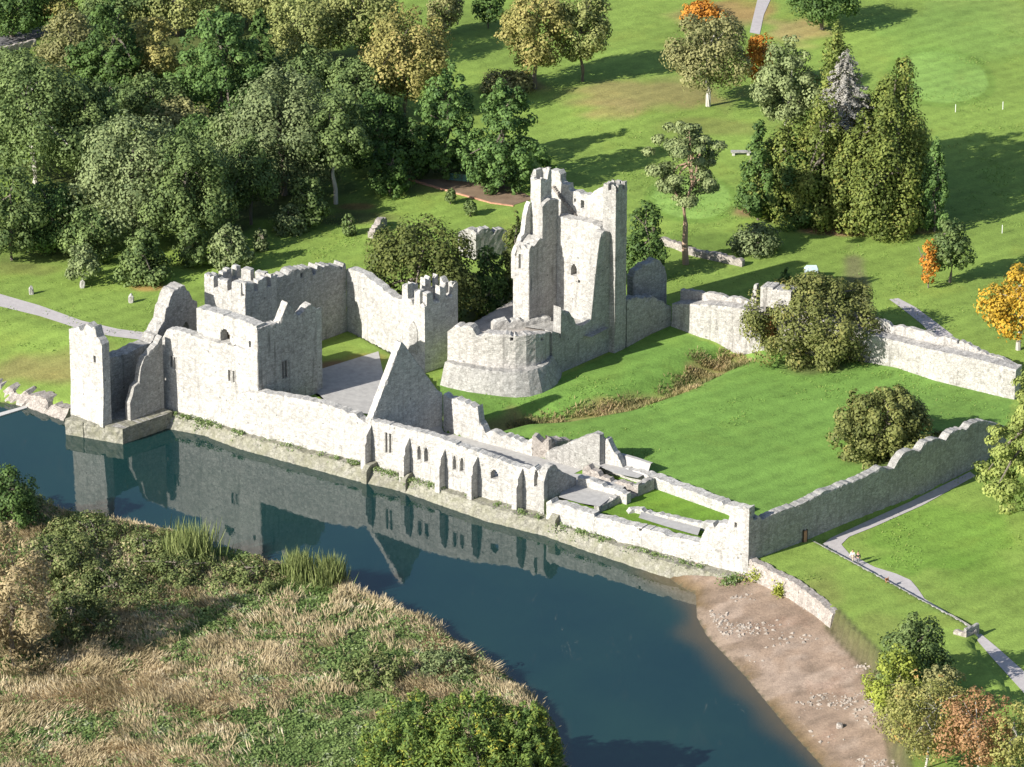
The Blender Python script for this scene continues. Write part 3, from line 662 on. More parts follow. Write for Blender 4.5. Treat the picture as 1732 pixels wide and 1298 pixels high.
# ---- church
r0 = root('ruined_church', near_pt(700,780,3), 'roofless buttressed river range with paired lancet windows below a steep pointed gable', 'ruined church')
cs = [(620,784),(687,804),(748,823),(801,838),(866,853),(921,868)]
cw = [(651.5,655.5,731,766),(658,662,733,767),(706,712,753,779,1),(718,724,756,782,1),(766,771.5,770,795,1),(778,784,773,798,1),(830,843,795,811,1),(903,911,795,824,1)]
wall('south_wall', cs, 3, [(620,709),(640,714),(680,724),(727,735),(770,751),(808,765),(845,778),(877,790),(895,794),(903,790),(913,800),(921,812)], st, th=1.15, z0=2.6, parent=r0, holes=cw, jag=.08)
for w_ in cw[:6]: surround('window_frame', cs, w_, 3, st, r0)
g_ = [(628,787),(749,741)]
wall('gable_wall', g_, 3, [(626,714),(630,708),(679,578),(682,580),(733,650),(740,660),(749,665)], st, th=1.0, z0=2.6, parent=r0, jag=.03, rough=.03, step=.4)
wall('north_wall', [(750,730),(830,753),(900,772)], 4, [(750,668),(765,672),(780,680),(800,688),(812,694),(814,705),(811,715),(817,723),(820,734),(830,732),(850,737),(870,741),(880,747),(890,751),(896,744),(900,742)], st, th=1.2, z0=3, parent=r0, jag=.2)
wall('broken_wall', [(900,772),(928,776),(955,768),(980,762)], 4, [(900,742),(908,745),(913,752),(919,744),(925,749),(935,742),(945,745),(953,741),(965,748),(980,752)], ru, th=1.3, z0=3, parent=r0, jag=.4)
wall('transept_wall', [(922,778),(1013,803)], 4, [(922,768),(930,762),(945,757),(960,750),(985,740),(998,734),(1008,734),(1013,737)], gy, th=1.1, z0=3, parent=r0, jag=.12)
wall('transept_end', [(1023,801),(1053,808)], 4, [(1023,742),(1029,741),(1037,760),(1045,775),(1053,790)], st, th=1.0, z0=3, parent=r0, jag=.12)
wall('transept_return', [(1014,804),(1030,798)], 4, [(1012,736),(1018,735),(1030,742)], gy, th=.8, z0=3, parent=r0, jag=.12)
wall('cross_wall', [(920,868),(960,849),(975,842)], 3.2, [(919,825),(921,808),(925,797),(931,789),(938,786),(942,785),(944,793),(950,799),(957,801),(965,805),(975,809)], gy, th=1.1, z0=2.6, parent=r0, jag=.1)
wall('chancel_wall', [(977,832),(1012,841),(1060,854)], 4, [(977,806),(990,811),(1002,812),(1008,818),(1040,829),(1060,836)], st, th=1.0, z0=3, parent=r0, jag=.15)
wall('step_wall', [(1013,868),(1045,853),(1077,840)], 4, [(1013,858),(1030,850),(1040,843),(1052,838),(1060,836),(1077,836)], gy, th=.8, z0=3, parent=r0, jag=.08)
wall('end_wall', [(1079,840),(1107,828)], 4, [(1079,823),(1090,818),(1100,812),(1107,809)], gy, th=.8, z0=3, parent=r0, jag=.08)
wall('terrace_wall', [(985,812),(1030,826),(1079,840)], 4, [(985,790),(992,785),(1000,798),(1010,800),(1020,808),(1035,812),(1045,818),(1060,823),(1079,823)], ru, th=.9, z0=3, parent=r0, jag=.35)
def buttress(xl, yl, ytop, w=.75, dep=1.35, zb=2.6, low=False):
    a = Vector(P(xl, yl, 3)); b = Vector(P(xl+60, yl+18, 3)); d = (b-a).normalized(); n = Vector((d.y, -d.x))
    zt = ZAT(a.y, ytop); V = []
    # stepped offsets then sloping head
    pr = [(0, zb), (dep, zb), (dep, zt-(zt-zb)*.38), (dep*.78, zt-(zt-zb)*.33), (dep*.78, zt-1.1), (0, zt)]
    for u in (0, w):
        for o, z in pr: V.append((a.x+d.x*u+n.x*o, a.y+d.y*u+n.y*o, z))
    k = len(pr); mesh('buttress', V, [tuple(range(k))[::-1], tuple(range(k, 2*k))]+[(i, (i+1) % k, k+(i+1) % k, k+i) for i in range(k)], st, r0)
for x, y, yt_ in ((621,785,718),(686,804,738),(746,822,756),(800,838,770),(876,856,790)): buttress(x, y, yt_)
def pier(x, y, ztp, parent, w=.8, dep=1.9):
    a = Vector(P(x, y, WL)); b = Vector(P(x+60, y+17, WL)); d = (b-a).normalized(); n = Vector((d.y, -d.x)); V = []
    pr = [(-2.6,0),(.3,0),(.2,ztp-.5),(-.6,ztp),(-2.6,ztp)]
    for u in (0, w):
        for o, z in pr: V.append((a.x+d.x*u+n.x*o, a.y+d.y*u+n.y*o, z))
    k = len(pr); return mesh('pier', V, [tuple(range(k))[::-1], tuple(range(k, 2*k))]+[(i, (i+1) % k, k+(i+1) % k, k+i) for i in range(k)], pl, parent)
pier(613,816,3.7,r0); pier(679,831,3.7,r0)

# ---- river wall east part, corner
r0 = root('river_curtain_wall', near_pt(1100,935,3), 'low broken river wall ending in the tall square south-east corner', 'wall')
wall('wall_face', [(924,879),(1005,904),(1012,905),(1119,936),(1186,953),(1225,963),(1264,974)], 3, [(924,850),(932,845),(935,853),(946,853),(975,862),(1004,870),(1007,876),(1030,878),(1045,884),(1100,897),(1150,911),(1184,919),(1188,903),(1196,889),(1206,886),(1208,893),(1211,893),(1213,885),(1231,887),(1234,868),(1244,863),(1264,861)], st, th=1.4, z0=2.4, parent=r0, jag=.08, holes=[(1082,1086,894,899),(1242,1246,884,893)])
pier(929,906,4.2,r0,1.0)
wall('inner_wall', [(1045,872),(1074,868),(1120,880),(1188,898),(1232,900)], 4, [(1045,872),(1060,868),(1070,860),(1076,860),(1090,864),(1120,871),(1150,879),(1186,886),(1232,886)], st, th=.9, z0=3, parent=r0, jag=.15)
o = wall('garden_wall', [(1052,808),(1108,827),(1170,849),(1233,872),(1262,883)], 4, [(1050,789),(1080,799),(1106,808),(1170,832),(1233,854),(1250,859),(1262,862)], st, th=1.5, z0=3, jag=.12)
tag(o, 'low thick pale wall between the small sunken lawn and the big walled lawn', 'wall')

# ---- other walls
o = wall('retaining_wall', [(1266,974),(1300,992),(1340,1012),(1380,1039),(1409,1063)], 3, [(1266,945),(1300,963),(1340,983),(1380,1011),(1409,1037)], ru, th=.9, z0=1, jag=.1, batter=(6,.15))
tag(o, 'low rough retaining wall between the mud beach and the mown lawn', 'wall')
kz = 5.02
o = wall('kerb_wall', [(1372,920),(1440,956),(1500,989),(1560,1022),(1620,1054),(1652,1074)], 4.6, None, gy, th=.22, z0=4, ztop=kz, jag=.02, dz=.4, rough=.02)
tag(o, 'thin low stone edging wall between the lower lawn and the tarmac path', 'kerb wall')
r0 = root('culvert_headwall', near_pt(1635,1078,4.6), 'small stone culvert headwall where the thin edging wall meets the path', 'headwall')
wall('headwall', [(1612,1078),(1634,1084),(1652,1076)], 4.6, None, ru, th=.5, z0=4, ztop=5.5, jag=.15, parent=r0)
wall('side_wall', [(1634,1082),(1656,1072)], 4.6, None, gy, th=.4, z0=4, ztop=5.9, jag=.05, parent=r0)
o = wall('ruined_wall', [(775,432),(805,440),(858,428)], 5, [(775,392),(800,388),(806,396),(812,390),(835,386),(858,389)], gy, th=1.1, z0=4, jag=.3); tag(o, 'weathered ruined wall half hidden between the dark yew and the keep', 'wall')
o = wall('ruined_wall', [(632,404),(645,392),(655,380)], 5, [(632,396),(638,384),(645,374),(652,368),(662,371)], ru, th=.9, z0=4, jag=.3); tag(o, 'small grey stub of ruined wall standing on the lawn left of the yew', 'wall')
o = wall('ruined_wall', [(1115,414),(1140,421),(1165,432),(1200,440),(1255,452)], 5, [(1115,402),(1140,409),(1160,418),(1200,430),(1255,442)], ru, th=.8, z0=4, jag=.3); tag(o, 'low crumbling stone wall running past the foot of the tall pine', 'wall')
o = wall('roadside_wall', [(-120,124),(0,95),(62,80)], 5, None, M['rubble'], th=.5, z0=4, ztop=6.3, jag=.12); tag(o, 'stone wall with pale coping along the road in the top left corner', 'wall')
o = wall('riverbank_wall', [(-120,650),(0,672),(50,684),(90,698),(118,708)], WL, None, ru, th=2.2, z0=.4, ztop=lambda q, p: 2.9, jag=.35, batter=(2.9,.7), rough=.22); tag(o, 'rough rubble edging of pale stones along the river bank left of the slim tower', 'river wall')
o = mesh('concrete_sill', [(*P(a_, b_, WL), z_) for z_ in (WL+.12, .4) for a_, b_ in ((-60,716),(46,687),(46,691),(-60,724))], [(0,3,2,1),(4,5,6,7),(0,1,5,4),(2,3,7,6),(1,2,6,5),(0,4,7,3)], M['concrete'])
tag(o, 'thin pale concrete sill at the water line by the left edge of the picture', 'sill')
o = wall('bed_edging', [(690,306),(760,327),(830,347),(868,352)], 5, None, M['brick'], th=.3, z0=4.5, ztop=5.35, jag=.02, dz=.3); tag(o, 'red brick edging round the bare soil bed below the dark firs', 'edging')

# ------------------------------------------------------------------ vegetation
def unit(v): return v/np.maximum(np.linalg.norm(v, axis=-1, keepdims=True), 1e-9)
def leafquads(Pp, N, size, el, r, droop=0.0, updir=None):
    n = len(Pp); N = unit(N)
    t_ = np.cross(N, r.normal(size=(n,3))); t_ = unit(t_)
    if updir is not None: t_ = unit(t_*(1-updir[0]) + np.asarray(updir[1])*updir[0]); 
    b_ = unit(np.cross(N, t_)); L_ = (size*el*r.uniform(.6,1.3,(n,1)))*.5; W_ = (size*r.uniform(.6,1.3,(n,1)))*.5
    return np.stack([Pp+t_*L_, Pp+b_*W_, Pp-t_*L_, Pp-b_*W_], 1).reshape(-1, 3)
def envelope(kind, t):
    if kind == 'round': return np.sqrt(np.clip(1-(2*t-1)**2, 0, 1))**.8
    if kind == 'dome': return np.clip(1-t**2.4, 0, 1)**.5*np.clip(.75+t*1.2, 0, 1)
    if kind == 'cone': return np.clip(1.02-t, 0, 1)**.75*np.clip(.55+t*4, 0, 1)
    if kind == 'flame': return np.clip(1.0-t, 0, 1)**.6*np.clip(.62+t*1.6, 0, 1)
    if kind == 'egg': return np.clip(1-t**2.0, 0, 1)**.6*np.clip(.45+t*1.9, 0, 1)
    if kind == 'spruce': return np.clip(1.03-t, 0, 1)**.6*np.clip(.6+t*2.2, 0, 1)
def crown(kind, a, z0, z1, r, ncl, nleaf, size, rc=.30, el=1.3, vs=1.0, fill=.12, irr=.12, jit=.75):
    """leaf clumps spread over the crown's envelope; returns quads and their tone"""
    hgt = z1-z0
    t_ = r.random(ncl*6); keep = r.random(ncl*6) < envelope(kind, t_)**.8; t_ = t_[keep][:ncl]; n = len(t_)
    ph = r.random(n)*2*np.pi; rr = envelope(kind, t_)*a*(1-rc*.75)*(1-r.random(n)**2.2*.5)
    rr *= 1+irr*np.sin(ph*3+t_*9)+r.normal(size=n)*irr*.6
    cr = a*rc*r.uniform(.6,1.25,n)*(.55+.45*envelope(kind, t_)); cz = z0+t_*(hgt-cr*vs*.9)
    C = np.stack([rr*np.cos(ph), rr*np.sin(ph), cz], -1)
    ct = r.random(n)
    w = cr**2; cnt = np.maximum(8, (nleaf*w/w.sum()).astype(int)); idx = np.repeat(np.arange(n), cnt); m = len(idx)
    out = unit(np.stack([C[:,0], C[:,1], (C[:,2]-(z0+hgt*.35))*.8], -1)+1e-6)
    dirn = unit(r.normal(size=(m,3)) + out[idx]*.55 + np.array([0,0,.25]))
    rad = cr[idx][:,None]*(1-r.random((m,1))**3*.45)*(1+.12*r.normal(size=(m,1)))
    Pp = C[idx] + dirn*rad*np.array([1,1,vs])
    N = dirn*(1-jit*.3) + np.array([0,0,.15]) + r.normal(size=(m,3))*.30*jit
    tone = np.clip(.5*ct[idx] + .5*r.random(m), 0, 1)
    nf = int(nleaf*fill)
    if nf:
        tf = r.random(nf); pf = r.random(nf)*2*np.pi; rf = envelope(kind, tf)*a*.62*np.sqrt(r.random(nf))
        Pf = np.stack([rf*np.cos(pf), rf*np.sin(pf), z0+tf*hgt*.9], -1)
        Pp = np.concatenate([Pp, Pf]); N = np.concatenate([N, r.normal(size=(nf,3))]); tone = np.concatenate([tone, r.random(nf)*.3])
    return leafquads(Pp, N, size, el, r), tone, C, cr
def fir(a, z0, z1, r, nleaf, size, droop=.35):
    nb = int(150); t_ = np.sort(r.random(nb))**1.15; hgt = z1-z0
    ph = np.arange(nb)*2.4+r.random(nb); L_ = a*np.clip(1.03-t_, .03, 1)**.72*r.uniform(.72,1.08,nb); zb = z0+hgt*(.04+.95*t_)
    w = L_+.15*a; cnt = np.maximum(6, (nleaf*w/w.sum()).astype(int)); idx = np.repeat(np.arange(nb), cnt); m = len(idx)
    u = r.random(m)**.55; side = r.normal(size=m)*.17*L_[idx]*(1.15-u)
    x = u*L_[idx]; z = zb[idx] - droop*L_[idx]*u**1.5 + .12*L_[idx]*np.clip(u-.75,0,1)*2 - np.abs(side)*.25 - r.random(m)*.22*a*.3
    c, s = np.cos(ph[idx]), np.sin(ph[idx]); Pp = np.stack([x*c-side*s, x*s+side*c, z], -1)
    N = np.stack([c*.55, s*.55, np.full(m,.75)], -1)+r.normal(size=(m,3))*.33
    tone = np.clip(.45*r.random(nb)[idx]+.55*u*r.uniform(.5,1,m), 0, 1)
    return leafquads(Pp, N, size, 1.7, r), tone
def tube(pts, rads, k=7):
    V, Fc = [], []; n = len(pts)
    for i, (p, rd) in enumerate(zip(pts, rads)):
        d = (Vector(pts[min(i+1, n-1)])-Vector(pts[max(i-1, 0)])).normalized(); q = d.to_track_quat('Z', 'Y')
        for j in range(k):
            an = 2*math.pi*j/k; V.append(tuple(Vector(p)+q @ Vector((math.cos(an)*rd, math.sin(an)*rd, 0))))
    for i in range(n-1):
        for j in range(k): Fc.append((i*k+j, i*k+(j+1) % k, (i+1)*k+(j+1) % k, (i+1)*k+j))
    Fc.append(tuple(range(k))[::-1]); Fc.append(tuple((n-1)*k+j for j in range(k))); return V, Fc
def trunk(o, h, rb, r, mat, C=None, lean=0, top=.8, nlimb=6):
    pts = [(r.normal()*.12*i+lean*i*.2, r.normal()*.12*i, h*top*i/6 - (.4 if i == 0 else 0)) for i in range(7)]
    V, Fc = tube(pts, [rb*(1-.75*i/6) for i in range(7)])
    if C is not None and len(C):
        for c in C[r.permutation(len(C))[:nlimb]]:
            s = pts[int(r.integers(3, 6))]; mid = ((s[0]+c[0])/2, (s[1]+c[1])/2, (s[2]+c[2])/2+.1*h*.3)
            v2, f2 = tube([s, mid, tuple(c)], [rb*.42, rb*.28, rb*.1], 5); b = len(V); V += v2; Fc += [tuple(b+i for i in f) for f in f2]
    me = bpy.data.meshes.new('trunk'); me.from_pydata(V, [], Fc); ob = bpy.data.objects.new('trunk', me); COL.objects.link(ob); me.materials.append(mat); ob.parent = o
    return ob
NTREE = [0]
def tree(name, kind, mat, px, py, ytop, wpx, label, cat='tree', cb=.25, ncl=70, dens=1.0, size=.37, bk='bark', rc=.28, low=False, group=None, zg=None, vs=1.0, irr=.12, el=1.3, nleaf=None, tr=None, limbs=6, jit=.6):
    NTREE[0] += 1; r = np.random.default_rng(1000+NTREE[0])
    z = 5.0 if zg is None else zg
    if low: py = py-.17*wpx
    for _ in range(2): x, y = P(px, py, z); z = hz(x, y)
    x, y = P(px, py, z); s = SC(y, z); a = wpx/2/s*{'fir':1.2,'flame':1.3,'cone':1.2}.get(kind, 1.07); h = max(1.0, ZAT(y, ytop)-z)
    if kind == 'dome' or kind == 'round': h = h-.0
    o = bpy.data.objects.new(name, None); COL.objects.link(o); o.location = (x, y, z-.05); o.empty_display_size = .5
    tag(o, label, cat, group)
    if nleaf is None: nleaf = int(np.clip((a*a*4+a*h*3.2)*dens*14*(.42/size)**2, 500, 19000))
    C = None
    if kind == 'fir':
        V, tn = fir(a, h*cb*.5, h, r, nleaf, size)
    else:
        V, tn, C, cr = crown(kind, a, h*cb, h, r, ncl, nleaf, size, rc, el, vs, irr=irr, jit=jit)
    ob = quads('crown', V, M[mat], o, tn)
    trunk(o, h, tr or max(.12, a*.07), r, M[bk], C, nlimb=limbs)
    return o
WOOD = 'trees of the dense wood behind the castle'
# left wood, far to near
tree('oak_tree','round','ever',22,62,-45,150,'dark tree above the road in the top left corner',cb=.15)
tree('oak_tree','dome','brown',118,118,15,110,'greyish brown tree overhanging the road on the far left',cb=.15,dens=.9)
tree('oak_tree','dome','gold',105,60,-20,70,'small golden tree at the top edge beside the road',cb=.2)
tree('fir_tree','spruce','ever',190,185,-10,150,'dark green fir with tiered boughs in the top left wood',cb=.03,ncl=170,rc=.17,vs=.8,size=.4,irr=.18)
tree('oak_tree','round','gold',262,170,28,90,'yellowing tree squeezed between the dark fir and the bright green fir',cb=.15)
tree('oak_tree','round','amber',300,60,-50,150,'pale yellow tree at the top edge above the bright green fir')
tree('fir_tree','spruce','fir',375,200,2,190,'broad bright green conifer in the upper left wood',cb=.03,ncl=170,rc=.17,vs=.8,size=.4,irr=.18)
tree('fir_tree','fir','ever',442,150,10,90,'dark conifer tucked right behind the broad bright green one',cb=.1)
tree('oak_tree','round','amber',515,120,-15,130,'large yellow green tree at the top edge left of the golden one')
tree('oak_tree','round','amber',610,110,-40,140,'pale yellow tree cut off by the top edge above the olive wood')
tree('lime_tree','round','gold',685,200,8,140,'tall golden tree with a rounded top near the upper middle',ncl=90)
tree('oak_tree','round','oak',520,190,78,110,'olive round tree in front of the large yellow green one')
tree('oak_tree','round','oak',600,210,95,110,'olive tree left of the tall golden tree')
tree('oak_tree','dome','ever',640,290,150,120,'dark shaded evergreen left of the two tiered firs',cb=.1)
tree('oak_tree','round','oak',255,235,125,120,'small olive tree below the yellowing one in the left wood')
tree('oak_tree','round','brown',300,250,165,110,'brownish olive tree behind the biggest sage tree')
tree('oak_tree','dome','oak',60,310,95,210,'large olive tree with pale leaning limbs at the left edge',ncl=110,cb=.2,bk='whitebark')
tree('oak_tree','dome','oak',150,300,120,130,'round olive tree just right of the large one with pale limbs',ncl=80)
tree('oak_tree','dome','sage',480,330,112,200,'big grey olive tree in the centre of the left wood',ncl=120,cb=.18)
tree('oak_tree','dome','oak',395,310,190,130,'mid olive tree between the two big sage trees')
tree('oak_tree','dome','oak',568,345,150,110,'tall dark olive tree with bare pale trunks at the lawn edge',cb=.4,bk='whitebark')
tree('oak_tree','dome','sage',230,400,192,220,'biggest sage green tree filling the left wood',ncl=130,cb=.15)
tree('oak_tree','dome','oak',320,420,205,150,'olive tree joined to the right of the biggest sage tree',ncl=90,cb=.2)
tree('oak_tree','dome','oak',425,380,225,90,'olive tree with a drooping crown over the shaded lawn',cb=.3,vs=1.5)
tree('oak_tree','dome','oak',522,385,292,65,'small olive tree below the tall dark one with bare trunks',cb=.15)
tree('oak_tree','dome','oak',20,440,272,115,'dark green tree at the left edge above the shaded grass',cb=.15)
tree('holly_tree','egg','oak',150,460,345,105,'rounded dark olive tree above the small pale one',low=True,cb=.02,size=.36)
tree('hawthorn_tree','dome','sage',141,480,410,60,'small pale grey tree beside the boulder on the left lawn',cb=.2,size=.34)
tree('holly_tree','flame','oak',246,490,385,95,'cone shaped olive tree behind the hall',low=True,cb=.02,size=.36)
tree('holly_tree','egg','oak',325,462,375,65,'ragged olive tree between two rounder ones behind the hall',low=True,cb=.02,size=.36,irr=.25)
tree('holly_tree','egg','sage',388,468,378,78,'pale sage egg shaped tree behind the battlemented courtyard tower',low=True,cb=.02,size=.36)
tree('shrub','dome','sage',490,402,345,62,'pale sage bush standing at the edge of the wood shade','shrub',low=True,cb=.02,size=.32)
tree('shrub','dome','sage',441,428,385,28,'smallest sage bush right of the egg shaped tree','shrub',low=True,cb=.02,size=.28)
tree('shrub','dome','oak',590,402,360,26,'little dark bush on the sunlit lawn below the bare trunks','shrub',low=True,cb=.02,size=.28)
tree('sapling','dome','oak',762,345,318,20,'tiny sapling on the lawn next to the soil bed','sapling',cb=.2,size=.26)
tree('sapling','dome','oak',795,365,338,24,'tiny sapling on the lawn above the yew','sapling',cb=.2,size=.26)
tree('oak_tree','dome','ever',700,300,200,80,'dark shaded tree at the foot of the two tiered firs',cb=.1)
tree('oak_tree','dome','ever',660,330,235,70,'low dark bush tree in the shade left of the firs',cb=.05)
tree('oak_tree','round','amber',430,40,-60,150,'yellow green tree cut by the top edge above the dark conifer')
tree('oak_tree','round','oak',200,60,-60,130,'olive tree cut by the top edge above the dark fir')
tree('oak_tree','dome','oak',30,190,75,120,'low olive tree below the road at the left edge',cb=.1)
tree('oak_tree','dome','ever',340,290,190,110,'dark tree in the gap behind the biggest sage tree',cb=.1)
tree('oak_tree','dome','ever',90,420,300,120,'dark shaded tree under the large olive tree at the left',cb=.1)
tree('oak_tree','dome','oak',560,250,150,110,'olive tree behind the tall one with bare pale trunks',cb=.1)
# middle
tree('fir_tree','spruce','fir',755,295,98,125,'left one of the two broad dark green firs behind the keep',cb=.03,ncl=170,rc=.17,vs=.8,size=.4,irr=.18)
tree('fir_tree','spruce','fir',853,318,128,150,'right one of the two broad dark green firs behind the keep',cb=.03,ncl=170,rc=.17,vs=.8,size=.4,irr=.18)
tree('shrub','dome','brown',858,168,118,95,'pinkish brown leafy shrub behind the right broad fir','shrub',low=True,cb=.02)
tree('lime_tree','round','gold',905,150,-15,115,'golden green tree casting a long shadow across the upper lawn',ncl=80)
tree('lime_tree','round','amber',985,138,-20,95,'paler yellow tree right of the golden green one')
tree('oak_tree','round','ever',826,48,-15,52,'small dark round tree at the top edge on a short trunk')
tree('beech_tree','round','brown',752,58,-15,58,'small reddish brown tree at the top edge')
tree('oak_tree','round','brown',1198,180,18,130,'brownish olive tree on a pale trunk right of the golden trees',ncl=80,bk='whitebark')
tree('maple_tree','dome','orange',1285,150,52,62,'bright orange tree peeping out left of the tall cypresses',cb=.2)
tree('shrub','dome','orange',1185,42,2,75,'orange brown shrub at the top edge by the narrow path','shrub',low=True,cb=.02)
tree('oak_tree','round','ever',1390,50,-40,110,'dark tree at the top edge right of the narrow path')
CY_ = 'tall cypresses in the clump on the golf course'
tree('pine_tree','egg','pine',1328,330,58,115,'grey green pine with a bare pale trunk at the back left of the cypress clump',cb=.5,bk='whitebark',group=CY_)
tree('cypress_tree','flame','thuja',1408,340,38,120,'tallest cypress at the back of the clump behind the dead grey one',cb=.06,vs=1.6,ncl=90,size=.36,group=CY_)
tree('dead_conifer','fir','dead',1424,356,78,105,'dead grey conifer with bare drooping branches in the cypress clump','dead tree',cb=1.1,dens=.36,size=.22)
tree('cypress_tree','flame','thuja',1512,360,70,125,'right-hand cypress with a broken top rising above the clump',cb=.05,vs=1.6,ncl=90,size=.36,group=CY_)
tree('cypress_tree','flame','thuja',1330,365,190,120,'left cypress of the clump in front of the bare trunked pine',cb=.04,vs=1.6,ncl=80,size=.36,group=CY_)
tree('cypress_tree','flame','thuja',1390,378,150,110,'middle cypress in the front row left of the widest one',cb=.03,vs=1.6,ncl=80,size=.36,group=CY_)
tree('cypress_tree','flame','thuja',1450,385,175,100,'cypress in the front row just below the dead grey conifer',cb=.03,vs=1.6,ncl=80,size=.36,group=CY_)
tree('cypress_tree','flame','thuja',1496,392,160,118,'widest cypress at the front right of the clump with an orange tinge',cb=.03,vs=1.6,ncl=90,size=.36,group=CY_)
tree('cypress_tree','flame','ever',1282,372,200,70,'dark ivy covered tree at the left end of the cypress clump',cb=.03,ncl=70,size=.36)
tree('cypress_tree','flame','ever',1340,375,245,100,'dark low cypress in the shade at the front left of the clump',cb=.03,size=.36)
tree('cypress_tree','flame','fir',1580,392,232,50,'slim green cypress standing alone right of the clump',cb=.06,size=.34,vs=1.4)
tree('cypress_tree','flame','thuja',1462,350,140,100,'cypress in the middle of the clump between the dead conifer and the widest one',cb=.04,vs=1.6,ncl=80,size=.36,group=CY_)
tree('cypress_tree','flame','thuja',1526,383,250,70,'lowest cypress at the right end of the clump beside the slim one',cb=.04,vs=1.6,ncl=70,size=.36,group=CY_)
# Scots pine
tree('scots_pine','egg','pine',1160,447,195,130,'tall Scots pine with a bare orange trunk beside the keep',cb=.45,bk='pinebark',dens=.8,ncl=46,rc=.24,irr=.35,tr=.5,limbs=16,size=.32,vs=.6)
tree('shrub','dome','sage',1278,440,374,88,'hazy grey green bush below the cypress clump','shrub',low=True,cb=.02,size=.34)
tree('sapling','dome','oak',1606,478,366,70,'small dark green tree on the golf course right of the orange sapling',cb=.25,size=.36)
tree('maple_tree','dome','orange',1570,487,402,36,'thin orange sapling next to the small dark green tree',cb=.15,size=.3,dens=.6)
tree('maple_tree','round','yellow',1722,592,448,125,'orange yellow tree with a pale trunk at the right edge',bk='whitebark',ncl=80)
tree('cedar_tree','spruce','cedar',1738,885,625,185,'light green cedar with layered branches at the right edge',cb=.12,ncl=90,rc=.2,vs=.45,size=.36,irr=.3)
tree('yew_tree','dome','yew',708,545,362,210,'wide dark yew growing inside the walls left of the keep',ncl=150,cb=.03,size=.36,irr=.1,nleaf=15000,rc=.22)
tree('yew_tree','flame','yew',876,520,350,62,'narrow olive tree pressed against the left side of the keep',cb=.03,size=.36)
tree('yew_tree','dome','ever',826,530,412,70,'small dark tree between the wide yew and the keep',cb=.03,size=.36)
tree('yew_tree','dome','ever',1088,470,335,78,'dark tree close behind the keep turret',cb=.03,size=.36)
tree('thorn_tree','dome','thorn',1378,628,466,215,'spreading brown green tree in front of the gateway',ncl=170,cb=.0,low=True,size=.34,irr=.2,rc=.19,nleaf=21000)
tree('thorn_tree','dome','thorn',1498,795,652,175,'rounded brown green tree alone on the walled lawn',ncl=130,cb=.0,low=True,size=.34,irr=.24,rc=.18,nleaf=15000)
tree('cypress_tree','cone','ever',1328,495,450,36,'little dark conifer behind the gateway',cb=.02,size=.28)
# lower right group
tree('alder_tree','dome','oak',1545,1165,1038,125,'dark olive tree at the back of the group by the mud beach',ncl=80,cb=.1,size=.32)
tree('alder_tree','dome','lime',1510,1200,1088,100,'yellow green tree at the edge of the mud beach',cb=.05,size=.3)
tree('birch_tree','round','birch',1565,1300,1142,160,'thin yellowing birch with white stems near the bottom right corner',bk='whitebark',dens=.5,size=.26,ncl=70,limbs=14,irr=.2,tr=.16)
tree('birch_tree','round','rust',1648,1330,1165,125,'thin tree with rusty orange leaves near the bottom right corner',bk='whitebark',dens=.5,size=.26,ncl=60,limbs=14,irr=.2,tr=.15)
tree('birch_tree','round','birch',1712,1345,1190,90,'thin green yellow tree in the bottom right corner',bk='whitebark',dens=.5,size=.26,limbs=12,tr=.13)
tree('alder_tree','round','brown',1590,1215,1125,70,'small brownish tree between the dark olive tree and the birch',dens=.6,size=.28,bk='whitebark')
# near bank
tree('alder_tree','dome','ever',18,888,780,110,'dark bush tree on the near bank at the left edge',cb=.03,zg=2.9,size=.3)
tree('willow_tree','dome','twig',22,1130,878,150,'pale bare twiggy tree on the near bank at the left edge',cb=.05,zg=2.9,size=.22,el=3,dens=.35)
for i, (x, y, yt_, w, mt, lb) in enumerate([
    (150,935,880,150,'bramble','bramble thicket with tan tops at the river edge on the left'),(250,955,903,130,'bramble','bright green bramble bush left of the tall green reeds'),
    (90,990,905,150,'bramble','dark bramble mound in front of the left edge bush'),(180,1030,965,170,'bramble','deep green bramble mound in the shade of the left bank'),
    (300,1000,940,150,'bramble','bramble mound just below the tall green reeds'),(430,1000,950,120,'bramble','low bramble mound between the two reed clumps'),
    (120,1090,1010,150,'bramble','dark weedy mound at the far left of the meadow'),(640,1165,1115,120,'bramble','scrubby bush in the meadow above the willow thicket'),
    (760,1150,1105,110,'sage','grey leaved bush beside the river above the willow thicket'),(40,870,835,90,'bramble','low dark bush by the water in front of the left edge tree')]):
    tree('bramble_bush','dome',mt,x,y,yt_,w,lb,'bush',cb=.0,low=True,zg=2.9,size=.26,irr=.25,dens=.75,ncl=70,rc=.18)
for x, y, yt_, w, lb, m_ in [(700,1330,1172,190,'left part of the willow thicket, tipped with yellow',.0),(800,1345,1170,200,'tallest green willow in the middle of the bottom thicket',0),(890,1350,1185,130,'dark green willow at the river end of the bottom thicket',0)]:
    tree('willow_shrub','dome','willow',x,y,yt_,w,lb,'willow',cb=.0,zg=2.9,size=.2,el=2.6,irr=.05,nleaf=17000,ncl=260,rc=.13,vs=1.5,jit=1.1)
